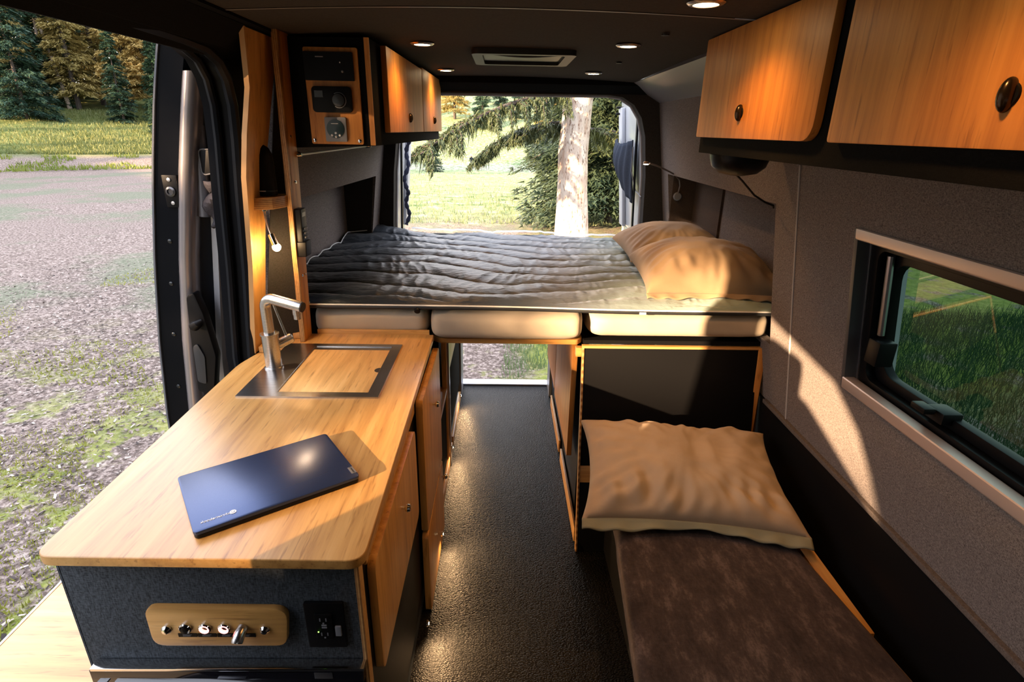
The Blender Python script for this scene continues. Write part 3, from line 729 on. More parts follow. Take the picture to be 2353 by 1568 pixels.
def seat(x, dy, dz, label):
    t = thing('driver_seat', (x, -.62, 0), label, 'seat', 'front seats outside the picture')
    obj('seat_base', G().box(x-.17, x+.17, -.85+dy*.6, -.35+dy*.6, 0, .35), BPL, t, .03)
    obj('seat_cushion', G().box(x-.17, x+.17, -.95+dy*.6, -.35+dy*.6, .35, .5), BLKF, t, .05)
    obj('backrest', G().box(x-.17, x+.17, -.42+dy*.6, -.28+dy*.6, .45, 1.06+dz*.2), BLKF, t, .05)
    obj('headrest', G().box(x-.10, x+.10, -.355+dy*.6, -.10+dy*.6, 1.10+dz, 1.30+dz), BLKF, t, .05)
seat(-.67, .81, .19, 'black fabric passenger seat in the cab'); seat(.55, 0, 0, 'black fabric driver seat in the cab')

# rear door frame
def rear():
    g = G(); poly_o = [(-.80, .0), (-.80, 1.95), (.99, 1.95), (.99, .0)]
    # header and side posts with rounded inner corners
    inner = [(.868, 0)] + [(.868, .9), (.866, 1.1), (.855, 1.4), (.83, 1.62)] + [(.80, 1.72), (.75, 1.79), (.68, 1.83), (.60, 1.84)] + [(-.40, 1.835), (-.48, 1.825), (-.55, 1.79), (-.60, 1.72), (-.62, 1.62), (-.65, 1.4), (-.67, 1.1), (-.675, .9), (-.675, 0)]
    outer = []
    for x, z in inner:
        if z < 1.7: outer.append((1.03 if x > 0 else -.80, z))
        else: outer.append((min(1.03, max(-.80, x*1.35)), 1.95))
    n = len(inner); v = [(x, 3.44, z) for x, z in inner] + [(x, 3.44, z) for x, z in outer] + [(x, 3.53, z) for x, z in inner] + [(x, 3.53, z) for x, z in outer]
    f = []
    for i in range(n-1):
        f += [(i, i+1, n+i+1, n+i), (i, 2*n+i, 2*n+i+1, i+1), (2*n+i, 3*n+i, 3*n+i+1, 2*n+i+1), (n+i, n+i+1, 3*n+i+1, 3*n+i)]
    g.add(v, f); struct('wall_rear', g, LIND)
    s = G().tube([(x, 3.532, z) for x, z in inner], .011, 8); struct('trim_11', s, plain('grey_seal', (.30, .29, .31), .6))
    h = G().hexa([(-.8, 3.36, 1.885), (.9, 3.36, 1.885), (.9, 3.45, 1.84), (-.8, 3.45, 1.84), (-.8, 3.36, 1.95), (.9, 3.36, 1.95), (.9, 3.46, 1.95), (-.8, 3.46, 1.95)]); struct('trim_12', h, BLKF, .006)
rear()
def rear_door(side):
    s = side
    if s > 0:
        A = Vector((.885, 3.56, 0)); B = Vector((.90, 4.2, 0)); lb = 'light grey right rear van door standing open beside the pillow end of the bed'
    else:
        A = Vector((-.69, 3.56, 0)); B = Vector((-.715, 4.12, 0)); lb = 'light grey left rear van door standing open beyond the window corner'
    t = thing('rear_door', (A.x, A.y, -.3), lb, 'door')
    d = (B-A).normalized(); nrm = Vector((d.y, -d.x, 0))*s
    def slab(u0, u1, z0, z1, o0, o1, top=0):
        g = G(); p = []
        for z in (z0, z1):
            for u, o in ((u0, o0), (u1, o0), (u1, o1), (u0, o1)):
                q = A + d*u + nrm*o; p.append((q.x - s*.09*max(0, z-1.0)*1.0, q.y, z))
        return g.hexa(p)
    L = (B-A).length
    g = slab(0, L, -.3, 1.0, 0, .05); g.add(*_vf(slab(0, L, 1.0, 1.86, 0, .05))); obj('door_shell', g, VANP, t, .008)
    obj('inner_panel', slab(.06, L-.16, .2, .98, -.02, 0), GPL, t, .008)
    g = slab(L-.15, L-.02, 1.0, 1.80, -.025, 0); obj('door_rib', g, plain('pale_door_metal', (.55, .57, .62), .4), t, .01)
    g = slab(.02, .05, .1, 1.80, -.012, 0); obj('door_seal', g, RUB, t, .004)
    return t, A, d, nrm, L
def _vf(g): return g.v, g.f
rt_, A, d, nrm, L = rear_door(1)
# bolts, stuff pouch on the right door
q = A + d*(L-.05)
g = G()
for dx, dz in ((0, 0), (-.03, .0), (-.015, -.04)): g.cyl((q.x-.09*.8-.0, q.y+dx, 1.80+dz), (q.x-.085-.075+.04, q.y+dx, 1.80+dz), .007, seg=10)
obj('bolt', g, BPL, rt_)
g = G()
def pouch(u, v):
    y = 3.60 + .52*u; top = 1.60 - .03*math.sin(PI*u); bot = 1.22 + .30*(u**1.3) 
    z = bot + (top-bot)*v; bulge = .06*math.sin(PI*u)*(.35+.65*math.sin(PI*min(1, v*.9+.05)))
    x = .865 - .09*max(0, z-1) - bulge - .012 - .006*math.sin(u*40+v*3)
    return (x, y, z)
g.grid(pouch, 40, 14); o = obj('window_shade', g, linen('grey_blue_fabric', (.05, .06, .085), .3), None)
tag(o, 'dark blue grey bunched fabric shade hanging on the open right rear door', 'shade')
sd = o.modifiers.new('solid', 'SOLIDIFY'); sd.thickness = .008
c_ = obj('shade_cord', G().tube([(.80, 3.60, 1.56), (.80, 3.59, 1.42), (.835, 3.585, 1.30), (.855, 3.50, 1.27)], .004, 8), GPL, o)
lt_, A, d, nrm, L = rear_door(-1)
g = G(); pts = []
for i in range(40):
    s = i/39; z = 1.62 - .60*s; pts.append((-.675+.0*s + .055*max(0, z-1.0)*1.2 + .010*math.sin(s*23) + .02, 3.78 + .03*math.sin(s*9) + (.06*s if s > .6 else 0), z))
g.tube(pts, [.012+.004*math.sin(i*2.1) for i in range(40)], 8)
o = obj('bungee_cord', g, linen('navy_cord', (.05, .055, .09))); tag(o, 'navy bungee cord strung down the open left rear door', 'cord')

# ------------------------------------------------------------------ window
def window():
    t = thing('window_1', (1.03, .9, WZ0), '', ''); del t['label']; del t['category']; t['kind'] = 'structure'
    def ring(x_off0, x_off1, m0, m1, r0, r1):
        """frame ring following the wall lean: outer rect margin m0 outside opening, inner margin m1"""
        g = G(); a = rrect(WY0-m0, WY1+m0, WZ0-m0, WZ1+m0, r0); b = rrect(WY0+m1, WY1-m1, WZ0+m1, WZ1-m1, r1); n = len(a)
        v = [(XR(z)+x_off0, y, z) for y, z in a] + [(XR(z)+x_off0, y, z) for y, z in b] + [(XR(z)+x_off1, y, z) for y, z in a] + [(XR(z)+x_off1, y, z) for y, z in b]; f = []
        for i in range(n):
            j = (i+1) % n; f += [(i, j, n+j, n+i), (2*n+i, 3*n+i, 3*n+j, 2*n+j), (i, 2*n+i, 2*n+j, j), (n+i, n+j, 3*n+j, 3*n+i)]
        return g.add(v, f)
    obj('window_lining', ring(-.004, .13, .004, .012, .004, .006), plain('reveal_lining', (.05, .052, .06), .45), t, .002)
    # silver lips on the top and bottom of the lining
    for z0, z1 in ((WZ0-.004, WZ0+.032), (WZ1-.026, WZ1+.006)):
        g = G().hexa([(XR(z0)-.008, WY0, z0), (XR(z0)-.008, WY1-.004, z0), (XR(z0)+.03, WY1-.004, z0), (XR(z0)+.03, WY0, z0), (XR(z1)-.008, WY0, z1), (XR(z1)-.008, WY1-.004, z1), (XR(z1)+.03, WY1-.004, z1), (XR(z1)+.03, WY0, z1)])
        obj('window_lip', g, ALUP, t, .007, 3, label='pinkish silver window lip')
    obj('window_frame', ring(.035, .06, .0, .045, .02, .03), BPL, t, .003)
    obj('window_track', ring(.030, .038, -.012, .018, .02, .02), ALU, t, .001)
    obj('sash', ring(.062, .09, .02, .072, .04, .05), BPL, t, .004)
    g = G(); a = rrect(WY0+.066, WY1-.066, WZ0+.066, WZ1-.02, .06); g.add([(XR(z)+.085, y, z) for y, z in a], [tuple(range(len(a)))]); obj('glass', g, GLS, t)
    g = G(); g.tube([(XR(z)+.080, y, z) for y, z in a+a[:1]], .004, 6, False); obj('glass_edge', g, plain('pale_glass_edge', (.35, .42, .36), .3), t)
    st = obj('stay', G().tube([(XR(1.36)+.05, WY1-.075, 1.36), (XR(1.14)+.05, WY1-.070, 1.14)], .009, 10), ALU, t, label='silver sliding stay')
    for y in (WY1-.31, WY1-.70):
        l = obj('latch', G().box(XR(1.02)+.035, XR(1.02)+.085, y-.03, y+.03, WZ0+.055, WZ0+.085), BPL, t, .006)
        obj('latch_lever', G().box(XR(1.02)+.0, XR(1.02)+.03, y-.012, y+.035, WZ0+.075, WZ0+.090), BPL, l, .004)
    obj('catch', G().box(XR(1.1)+.02, XR(1.1)+.07, WY1-.11, WY1-.06, 1.06, 1.13), BPL, t, .005)
window()

# ------------------------------------------------------------------ kitchen
def knob(parent, p, axis, mat=BPL, r=.011):
    g = G().lathe([(.004, 0), (.004, .008), (r*.75, .010), (r, .016), (r*.85, .022), (.002, .024)], p, axis, 18); obj('knob', g, mat, parent, label='dark metal knob')
def kitchen():
    t = thing('kitchen_cabinet', (-.55, 1.4, 0), 'kitchen cabinet covered in charcoal fabric with bamboo doors on its aisle side', 'cabinet')
    g = G(); g.box(-.838, -.278, .84, 1.99, .598, .888); g.box(-.838, -.278, .92, 1.99, .0, .598)
    obj('body', g, CHAR, t, .003)
    obj('corner_edge', G().box(-.278, -.268, .836, .862, .0, .888), PX, t, .002, label='bamboo ply edge')
    # aisle side
    obj('side_panel', G().box(-.279, -.27, .86, 1.99, .10, .888), BLK, t)
    obj('top_rail', G().box(-.277, -.262, .87, 1.50, .835, .887), BZ, t, .002)
    d = obj('door', G().prism(rrect(.885, 1.425, .52, .825, .025), 'x', -.268, -.250), BZ, t, .002); knob(d, (-.250, 1.17, .74), (1, 0, 0), CHR)
    d = obj('door', G().prism(rrect(1.52, 1.985, .365, .862, .02), 'x', -.262, -.240), BZ, t, .002); knob(d, (-.240, 1.75, .735), (1, 0, 0), CHR)
    d = obj('door', G().prism(rrect(1.52, 1.985, .012, .355, .02), 'x', -.262, -.240), BZ, t, .002); knob(d, (-.240, 1.94, .30), (1, 0, 0), CHR)
    p = obj('control_panel', G().prism(round_poly([(-.69, .668), (-.425, .668), (-.412, .765), (-.69, .768)], [.026, .022, .03, .022]), 'y', .826, .840), BX, t, .0025, label='bamboo switch panel')
    y = .826
    for x in (-.655, -.462): obj('screw', G().lathe([(.010, 0), (.010, .003), (.006, .008), (.001, .009)], (x, y, .714), (0, -1, 0), 16), CHR, p)
    for k, x in enumerate((-.617, -.579, -.541)):
        b = G().lathe([(.0125, 0), (.0125, .004), (.010, .006), (.0095, .003), (.001, .003)], (x, y, .718), (0, -1, 0), 20); obj('push_button', b, CHR, p)
        if k: obj('button_light', G().tube([(x+.0085*math.cos(a*PI/6), y-.0045, .718+.0085*math.sin(a*PI/6)) for a in range(-9, 4)], .0022, 6), LED, p, label='glowing pink red ring')
        else: obj('button_cap', G().lathe([(.008, 0), (.007, .006), (.001, .007)], (x, y-.003, .718), (0, -1, 0)), BPL, p)
    obj('tap_valve', G().tube([(-.505, y, .718), (-.506, y-.012, .716), (-.508, y-.022, .708), (-.5085, y-.025, .705)], [.011, .0115, .0115, .0105], 18), STL, p, label='steel hose fitting')
    for k in range(4):
        x0 = -.635 + k*.0385
        lb = obj('label_strip', G().box(x0, x0+.0365, y-.0012, y, .694, .703), BPL, p, label='black strip with tiny pale lettering')
        for j in range(2): obj('lettering', G().box(x0+.009, x0+.027-.003*j, y-.0016, y-.0011, .6995-.003*j, .7005-.003*j), GPL, lb)
    o = obj('power_outlet', G().prism(rrect(-.384, -.306, .656, .774, .004), 'y', .833, .840), BPL, t, .0015, label='black double power outlet')
    obj('socket_face', G().prism(rrect(-.364, -.330, .683, .748, .003), 'y', .829, .833), BLK, o, .001)
    g = G()
    for zc in (.735, .697):
        for dx in (-.006, .006): g.box(-.347+dx-.001, -.347+dx+.001, .8285, .829, zc-.004, zc+.004)
        g.cyl((-.347, .829, zc-.009), (-.347, .8284, zc-.009), .002, seg=8)
    g.box(-.351, -.341, .828, .829, .7135, .7165); g.box(-.351, -.341, .828, .829, .7195, .7225)
    obj('socket_slots', g, GPL, o)
    obj('rocker_switch', G().prism(rrect(-.326, -.314, .690, .716, .002), 'y', .830, .834), GPL, o, .001)
    obj('pilot_light', G().sphere((-.359, .829, .703), .0015, 8, 6), LEDG, o)
    obj('end_wall', G().prism([(.84, 0), (1.99, 0), (1.99, .888), (.84, .888)], 'x', -.842, -.838), CHAR, t)
kitchen()
g = G().prism(round_poly([(-.850, .808), (-.247, .800), (-.258, 1.985), (-.735, 1.985), (-.85, 1.90), (-.842, 1.79), (-.866, 1.683)], [.035, .035, .006, .004, .004, .02, .03], 6), 'z', .888, .910)
o = obj('worktop', g, BY, None, .0035, 3); tag(o, 'long pale bamboo worktop with rounded corners on the kitchen cabinet', 'worktop')
g = G().box(-.70, -.275, 1.986, 1.998, .880, .926); o = obj('worktop_backstop', g, BX, None, .002); tag(o, 'thin bamboo strip along the bed end of the worktop', 'strip')
def fridge():
    t = thing('refrigerator', (-.55, .86, .2), 'black fridge with a chrome topped frame built in below the switch panel', 'refrigerator')
    obj('fridge_body', G().box(-.820, -.285, .832, .915, .1, .594), BPL, t)
    obj('chrome_trim', G().box(-.822, -.272, .814, .838, .612, .619), CHR, t, .001)
    obj('fridge_frame', G().box(-.828, -.276, .818, .838, .575, .610), plain('glossy_black', (.01, .01, .014), .08), t, .001)
    obj('badge', G().box(-.375, -.338, .8165, .818, .588, .604), ALU, t, .0005)
    obj('chrome_strip', G().box(-.785, -.300, .812, .820, .573, .577), CHR, t, .0005)
    obj('chrome_strip', G().box(-.820, -.800, .812, .820, .573, .577), CHR, t, .0005)
    obj('fridge_door', G().box(-.79, -.305, .806, .832, .12, .570), plain('fridge_front', (.008, .008, .01), .12), t, .004)
    obj('handle', G().box(-.585, -.525, .795, .808, .555, .568), ALU, t, .002)
fridge()
def sink():
    t = thing('sink', (-.56, 1.655, .905), 'brushed steel inset sink frame with a wide ledge for the tap', 'sink')
    g = G(); z0, z1 = .909, .9145
    X0, X1, Y0, Y1 = -.768, -.357, 1.447, 1.868; x0, x1, y0, y1 = -.662, -.388, 1.475, 1.845
    g.prism([(X0, Y0), (x0, y0), (x0, y1), (X0, Y1)], 'z', z0, z1); g.prism([(x0, y0), (X0, Y0), (X1, Y0), (x1, y0)], 'z', z0, z1)
    g.prism([(x1, y0), (X1, Y0), (X1, Y1), (x1, y1)], 'z', z0, z1); g.prism([(x1, y1), (X1, Y1), (X0, Y1), (x0, y1)], 'z', z0, z1)
    obj('sink_rim', g, STL, t, weld=True, ang=20)
    g = G()
    for a, b, c, d_ in ((x0, x0+.004, y0, y1), (x1-.004, x1, y0, y1), (x0, x1, y0, y0+.004), (x0, x1, y1-.004, y1)): g.box(a, b, c, d_, .895, .9135)
    obj('basin_lip', g, STL, t)
sink()
# worktop is solid below the cover, so the cover lies in the frame
g = G().prism(round_poly([(-.657, 1.481), (-.393, 1.481), (-.393, 1.815), (-.657, 1.815)], .004), 'z', .9105, .9128)
o = obj('sink_cover', g, BYL, None, .0008); tag(o, 'bamboo board covering the sink, its lit tone painted in, with a half round finger notch', 'board')
obj('finger_notch', G().prism([(-.393, 1.625)]+[(-.393-.016*math.cos(a*PI/10), 1.643+.018*math.sin(a*PI/10)) for a in range(-5, 6)]+[(-.393, 1.661)], 'z', .9128, .9131), plain('notch_shadow_gap', (.03, .02, .012), .9), o)
g = G().box(-.657, -.392, 1.818, 1.842, .909, .9118)
tag(obj('sink_ledge', g, STL), 'narrow steel strip behind the bamboo sink cover', 'strip')
def faucet():
    x, y = -.735, 1.655
    t = thing('faucet', (x, y, .9145), 'brushed steel kitchen faucet with an angled spout on the sink ledge', 'faucet')
    ZU = Vector((0, 0, 1))
    obj('faucet_base', G().lathe([(.029, 0), (.029, .004), (.0255, .006), (.0255, .112), (.029, .114), (.029, .118), (.018, .119)], (x, y, .9145), seg=32), STL, t)
    pts = [(x, y, 1.03)]; dirv = Vector((.96, -.27, -.16)).normalized()
    top = Vector((x, y, 1.118)); pts.append(top)
    for k in range(1, 9):
        a = k/8*R(85); c = Vector((x, y, 1.118)); rr_ = .034
        pts.append(c + dirv*rr_*(1-math.cos(a)) + ZU*rr_*math.sin(a))
    e = Vector(pts[-1]); pts.append(e + dirv*.102)
    obj('spout', G().tube(pts, .0165, 24), STL, t)
    tip = e + dirv*.102
    obj('spout_cap', G().cyl(tip, tip+dirv*.003, .0155, seg=24), plain('black_spout_end', (.03, .03, .03), .4, .5), t)
    q = e + dirv*.082
    obj('aerator', G().lathe([(.0135, 0), (.0135, -.018), (.012, -.019), (.012, -.032), (.008, -.033)], q - ZU*.010, seg=22), STL, t)
    b = Vector((x+.012, y+.02, .985)); hd = Vector((.75, .62, .30)).normalized()
    obj('valve', G().tube([b, b+hd*.048, b+hd*.052], [.0165, .0165, .013], 22), STL, t)
    c = b + hd*.036; obj('lever', G().tube([c, c+Vector((-.035, .01, .115))], [.0045, .0035], 12), STL, t)
faucet()
def laptop():
    t = thing('laptop', (-.506, 1.036, .910), 'closed dark navy laptop lying at an angle on the bamboo worktop', 'laptop')
    A = Vector((-.704, 1.030, 0)); ux = Vector((.267, .190, 0)).normalized(); uy = Vector((.19, -.267, 0)).normalized()
    Wd, Dp = .327, .222
    def pr(z0, z1, ins, r):
        g = G(); poly = [(A + ux*a + uy*b) for a, b in rrect(ins, Wd-ins, ins, Dp-ins, r)]
        return g.prism([(p.x, p.y) for p in poly], 'z', z0, z1)
    obj('laptop_base', pr(.911, .920, .001, .010), BPL, t, .002); l = obj('laptop_lid', pr(.9205, .928, 0, .009), LAPM, t, .0015)
    for a in (.030, .262):
        p = A + ux*a; g = G(); g.tube([(p.x, p.y, .9225), ((p+ux*.034).x, (p+ux*.034).y, .9225)], .0045, 10); obj('hinge', g, BPL, t)
    def at(a, b, z=.9284): q = A + ux*a + uy*b; return Vector((q.x, q.y, z))
    M = Matrix((-ux, -uy, Vector((0, 0, 1)))).transposed().to_4x4()
    M1 = M.copy(); M1.translation = at(.042, .196); lw = plain('white_print', (.85, .88, .95), .6)
    text_mesh('wordmark', 'chromebook', .0098, lw, l, M1)
    c = at(.074, .196); g = G(); g.lathe([(.0062, 0), (.0062, .0004)], c); obj('logo_ring', g, lw, l)
    g = G(); g.lathe([(.0032, 0), (.0032, .0002)], c+Vector((0, 0, .0004))); obj('logo_centre', g, LAPM, l); g = G(); g.lathe([(.0024, 0), (.0024, .0002)], c+Vector((0, 0, .0006))); obj('logo_dot', g, lw, l)
    g = G(); p = [at(Wd-.012, .178), at(Wd-.001, .178), at(Wd-.001, .205), at(Wd-.012, .205)]; g.prism([(q.x, q.y) for q in p], 'z', .9281, .9286); tg = obj('maker_tag', g, ALU, l, label='silver maker tag')
    M2 = Matrix((uy, -ux, Vector((0, 0, 1)))).transposed().to_4x4(); M2.translation = at(Wd-.0065, .1915, .9288); text_mesh('tag_lettering', 'Lenovo', .0075, BPL, tg, M2, .0001)
laptop()
g = G().box(-1.385, -.862, .3, 1.7, .262, .282); o = obj('fold_out_table', g, BX, None, .003); tag(o, 'pale bamboo shelf folded out below the worktop at the side door', 'shelf')
obj('table_edge', G().box(-1.392, -1.385, .3, 1.7, .258, .283), CHR, o, label='chrome edge'); 
obj('support', G().box(-1.36, -1.33, .35, .42, -.6, .262), BPL, o); obj('support', G().box(-1.36, -1.33, 1.58, 1.65, -.6, .262), BPL, o)

# ------------------------------------------------------------------ tall boards by the sink
def boards():
    zs = [.912, 1.07, 1.22, 1.36, 1.5, 1.62, 1.75, 1.84, 1.93]
    ft = [(.91, 1.78), (1.22, 1.775), (1.5, 1.745), (1.65, 1.76), (1.75, 1.785), (1.93, 1.75)]
    rr_ = [(.91, 1.865), (1.5, 1.885), (1.93, 2.0)]
    xf = lambda z: -.855 + .125*(z-.91)
    def sheet(x0, x1, f0, f1):
        g = G(); v = []
        for z in zs: v += [(xf(z)+x0, f0(z), z), (xf(z)+x1, f0(z), z), (xf(z)+x1, f1(z), z), (xf(z)+x0, f1(z), z)]
        f = [(0, 3, 2, 1), tuple(4*(len(zs)-1)+i for i in range(4))]
        for i in range(len(zs)-1):
            for k in range(4): f.append((4*i+k, 4*i+(k+1)%4, 4*i+4+(k+1)%4, 4*i+4+k))
        return g.add(v, f)
    t = thing('side_board', (-.85, 1.82, .912), 'curved upright bamboo board along the side door opening, left of the faucet', 'board')
    obj('board_face', sheet(-.004, .008, lambda z: interp(z, ft)+.004, lambda z: interp(z, rr_)), BZ, t)
    obj('ply_edge', sheet(-.006, .009, lambda z: interp(z, ft)-.006, lambda z: interp(z, ft)+.004), plain('light_ply', (.62, .34, .13), .45), t, label='pale ply edge')
    # fabric panel
    g = G(); z0, z1 = .912, 1.93
    g.hexa([(xf(z0)+.008, 1.868, z0), (-.728, 1.955, z0), (-.728, 1.965, z0), (xf(z0)+.008, 1.88, z0), (xf(z1)+.004, 1.99, z1), (-.718, 1.985, z1), (-.718, 1.995, z1), (xf(z1)+.004, 2.0, z1)])
    o = obj('fabric_panel', g, LIND); tag(o, 'dark grey fabric panel between the two upright bamboo boards', 'panel')
    t = thing('upright_board', (-.725, 1.93, .912), 'upright bamboo board with layered ply edge between sink and bed', 'board')
    def po(x0, x1, y0, y1):
        s = .030
        return G().hexa([(x0, y0, .911), (x1, y0, .911), (x1, y1, .911), (x0, y1, .911), (x0+s, y0, 1.93), (x1+s, y0, 1.93), (x1+s, y1+.02, 1.93), (x0+s, y1+.02, 1.93)])
    obj('board_face', po(-.733, -.717, 1.903, 1.975), BZO, t, .001); obj('ply_edge', po(-.733, -.717, 1.893, 1.9029), PX, t, .0005, label='striped ply edge')
    s = G()
    for z in (1.615, 1.47): s.lathe([(.006, 0), (.005, .004), (.001, .005)], (-.700+.0, 1.94, z), (1, 0, 0), 12)
    s.lathe([(.006, 0), (.005, .004), (.001, .005)], (-.712, 1.93, 1.15), (1, 0, 0), 12); s.lathe([(.004, 0), (.004, .008), (.001, .009)], (-.712, 1.95, 1.15), (1, 0, 0), 12)
    obj('screw', s, CHR, t)
    for a, b, c, d_, lb in ((-.838, -.822, 1.785, 1.855, 'small bamboo cleat at the foot of the curved side board'), (-.79, -.737, 1.925, 1.945, 'small bamboo cleat at the foot of the fabric panel')):
        tag(obj('cleat', G().box(a, b, c, d_, .911, .932), BY, None, .002), lb, 'cleat')
    sh = obj('corner_shelf', G().prism([(-.828, 1.93), (-.832, 1.815), (-.79, 1.79), (-.735, 1.815), (-.716, 1.87), (-.716, 1.93)], 'z', 1.395, 1.430), PZ, None, .002)
    tag(sh, 'small six sided bamboo shelf between the two upright boards', 'shelf')
    obj('shelf_top', G().prism([(-.828, 1.93), (-.832, 1.815), (-.79, 1.79), (-.735, 1.815), (-.716, 1.87), (-.716, 1.93)], 'z', 1.430, 1.432), BX, sh)
    t = thing('speaker', (-.772, 1.872, 1.432), 'black bottle shaped portable speaker standing on the small corner shelf', 'speaker')
    obj('speaker_body', G().lathe([(.033, 0), (.034, .01), (.034, .10), (.032, .125), (.024, .145), (.010, .155)], (-.772, 1.872, 1.434), seg=32), BPL, t)
    obj('speaker_ring', G().lathe([(.0352, 0), (.0352, .004), (.034, .005)], (-.772, 1.872, 1.447), seg=32), plain('dark_ring', (.03, .03, .035), .2), t); obj('badge', G().box(-.784, -.760, 1.835, 1.8385, 1.448, 1.451), WHT, t)
    t = thing('reading_lamp', (-.772, 1.83, 1.39), 'lit gooseneck lamp hanging below the small corner shelf above the faucet', 'lamp')
    obj('mount', G().lathe([(.012, 0), (.012, -.006), (.004, -.008)], (-.772, 1.83, 1.395)), CHR, t)
    pts = [(-.772, 1.83, 1.39), (-.770, 1.828, 1.365), (-.762, 1.824, 1.33), (-.753, 1.82, 1.305)]
    obj('gooseneck', G().tube(pts, .0028, 10), CHR, t); obj('lamp_shade', G().tube([(-.756, 1.821, 1.315), (-.742, 1.815, 1.280)], [.010, .011], 18), CHR, t)
    obj('bulb', G().sphere((-.7405, 1.8145, 1.274), .0135, 14, 10), BULB, t)
    ld = bpy.data.lights.new('bulb_light', 'POINT'); ld.energy = .5; ld.color = (1, .5, .18); ld.shadow_soft_size = .01
    lo = bpy.data.objects.new('bulb_light', ld); C.objects.link(lo); lo.location = (-.736, 1.806, 1.262)
    t = thing('handset', (-.70, 1.92, 1.22), 'black handset in a wall cradle on the upright board beside the bed', 'handset')
    def hs(x0, x1, y0, y1, z0, z1): return G().hexa([(x0-.004, y0, z0), (x1-.004, y0, z0), (x1-.004, y1, z0), (x0-.004, y1, z0), (x0, y0, z1), (x1, y0, z1), (x1, y1, z1), (x0, y1, z1)])
    obj('handset_body', hs(-.712, -.680, 1.905, 1.955, 1.255, 1.385), BPL, t, .006, 3); obj('cradle', hs(-.716, -.673, 1.902, 1.958, 1.222, 1.275), BPL, t, .006, 3)
    obj('screen', hs(-.6805, -.6793, 1.915, 1.947, 1.335, 1.372), LCD, t); k = G()
    for zz in (1.318, 1.303, 1.288):
        for yy in (1.919, 1.93, 1.941): k.box(-.6805, -.678, yy-.003, yy+.003, zz-.003, zz+.003)
    obj('keypad', k, GPL, t)
    t = thing('curtain_rod', (-.69, 2.35, 1.56), 'thin pale metal rod under the left overhead cabinet', 'rod')
    obj('rod', G().tube([(-.692, 1.99, 1.556), (-.655, 2.82, 1.562)], .0045, 10), WHT, t)
    for p in ((-.705, 1.985, 1.556), (-.655, 2.82, 1.562)): obj('bracket', G().tube([(p[0]-.004, p[1], p[2]), (p[0]+.012, p[1], p[2]), (p[0]+.022, p[1], p[2])], [.010, .010, .006], 14), CHR, t)
boards()

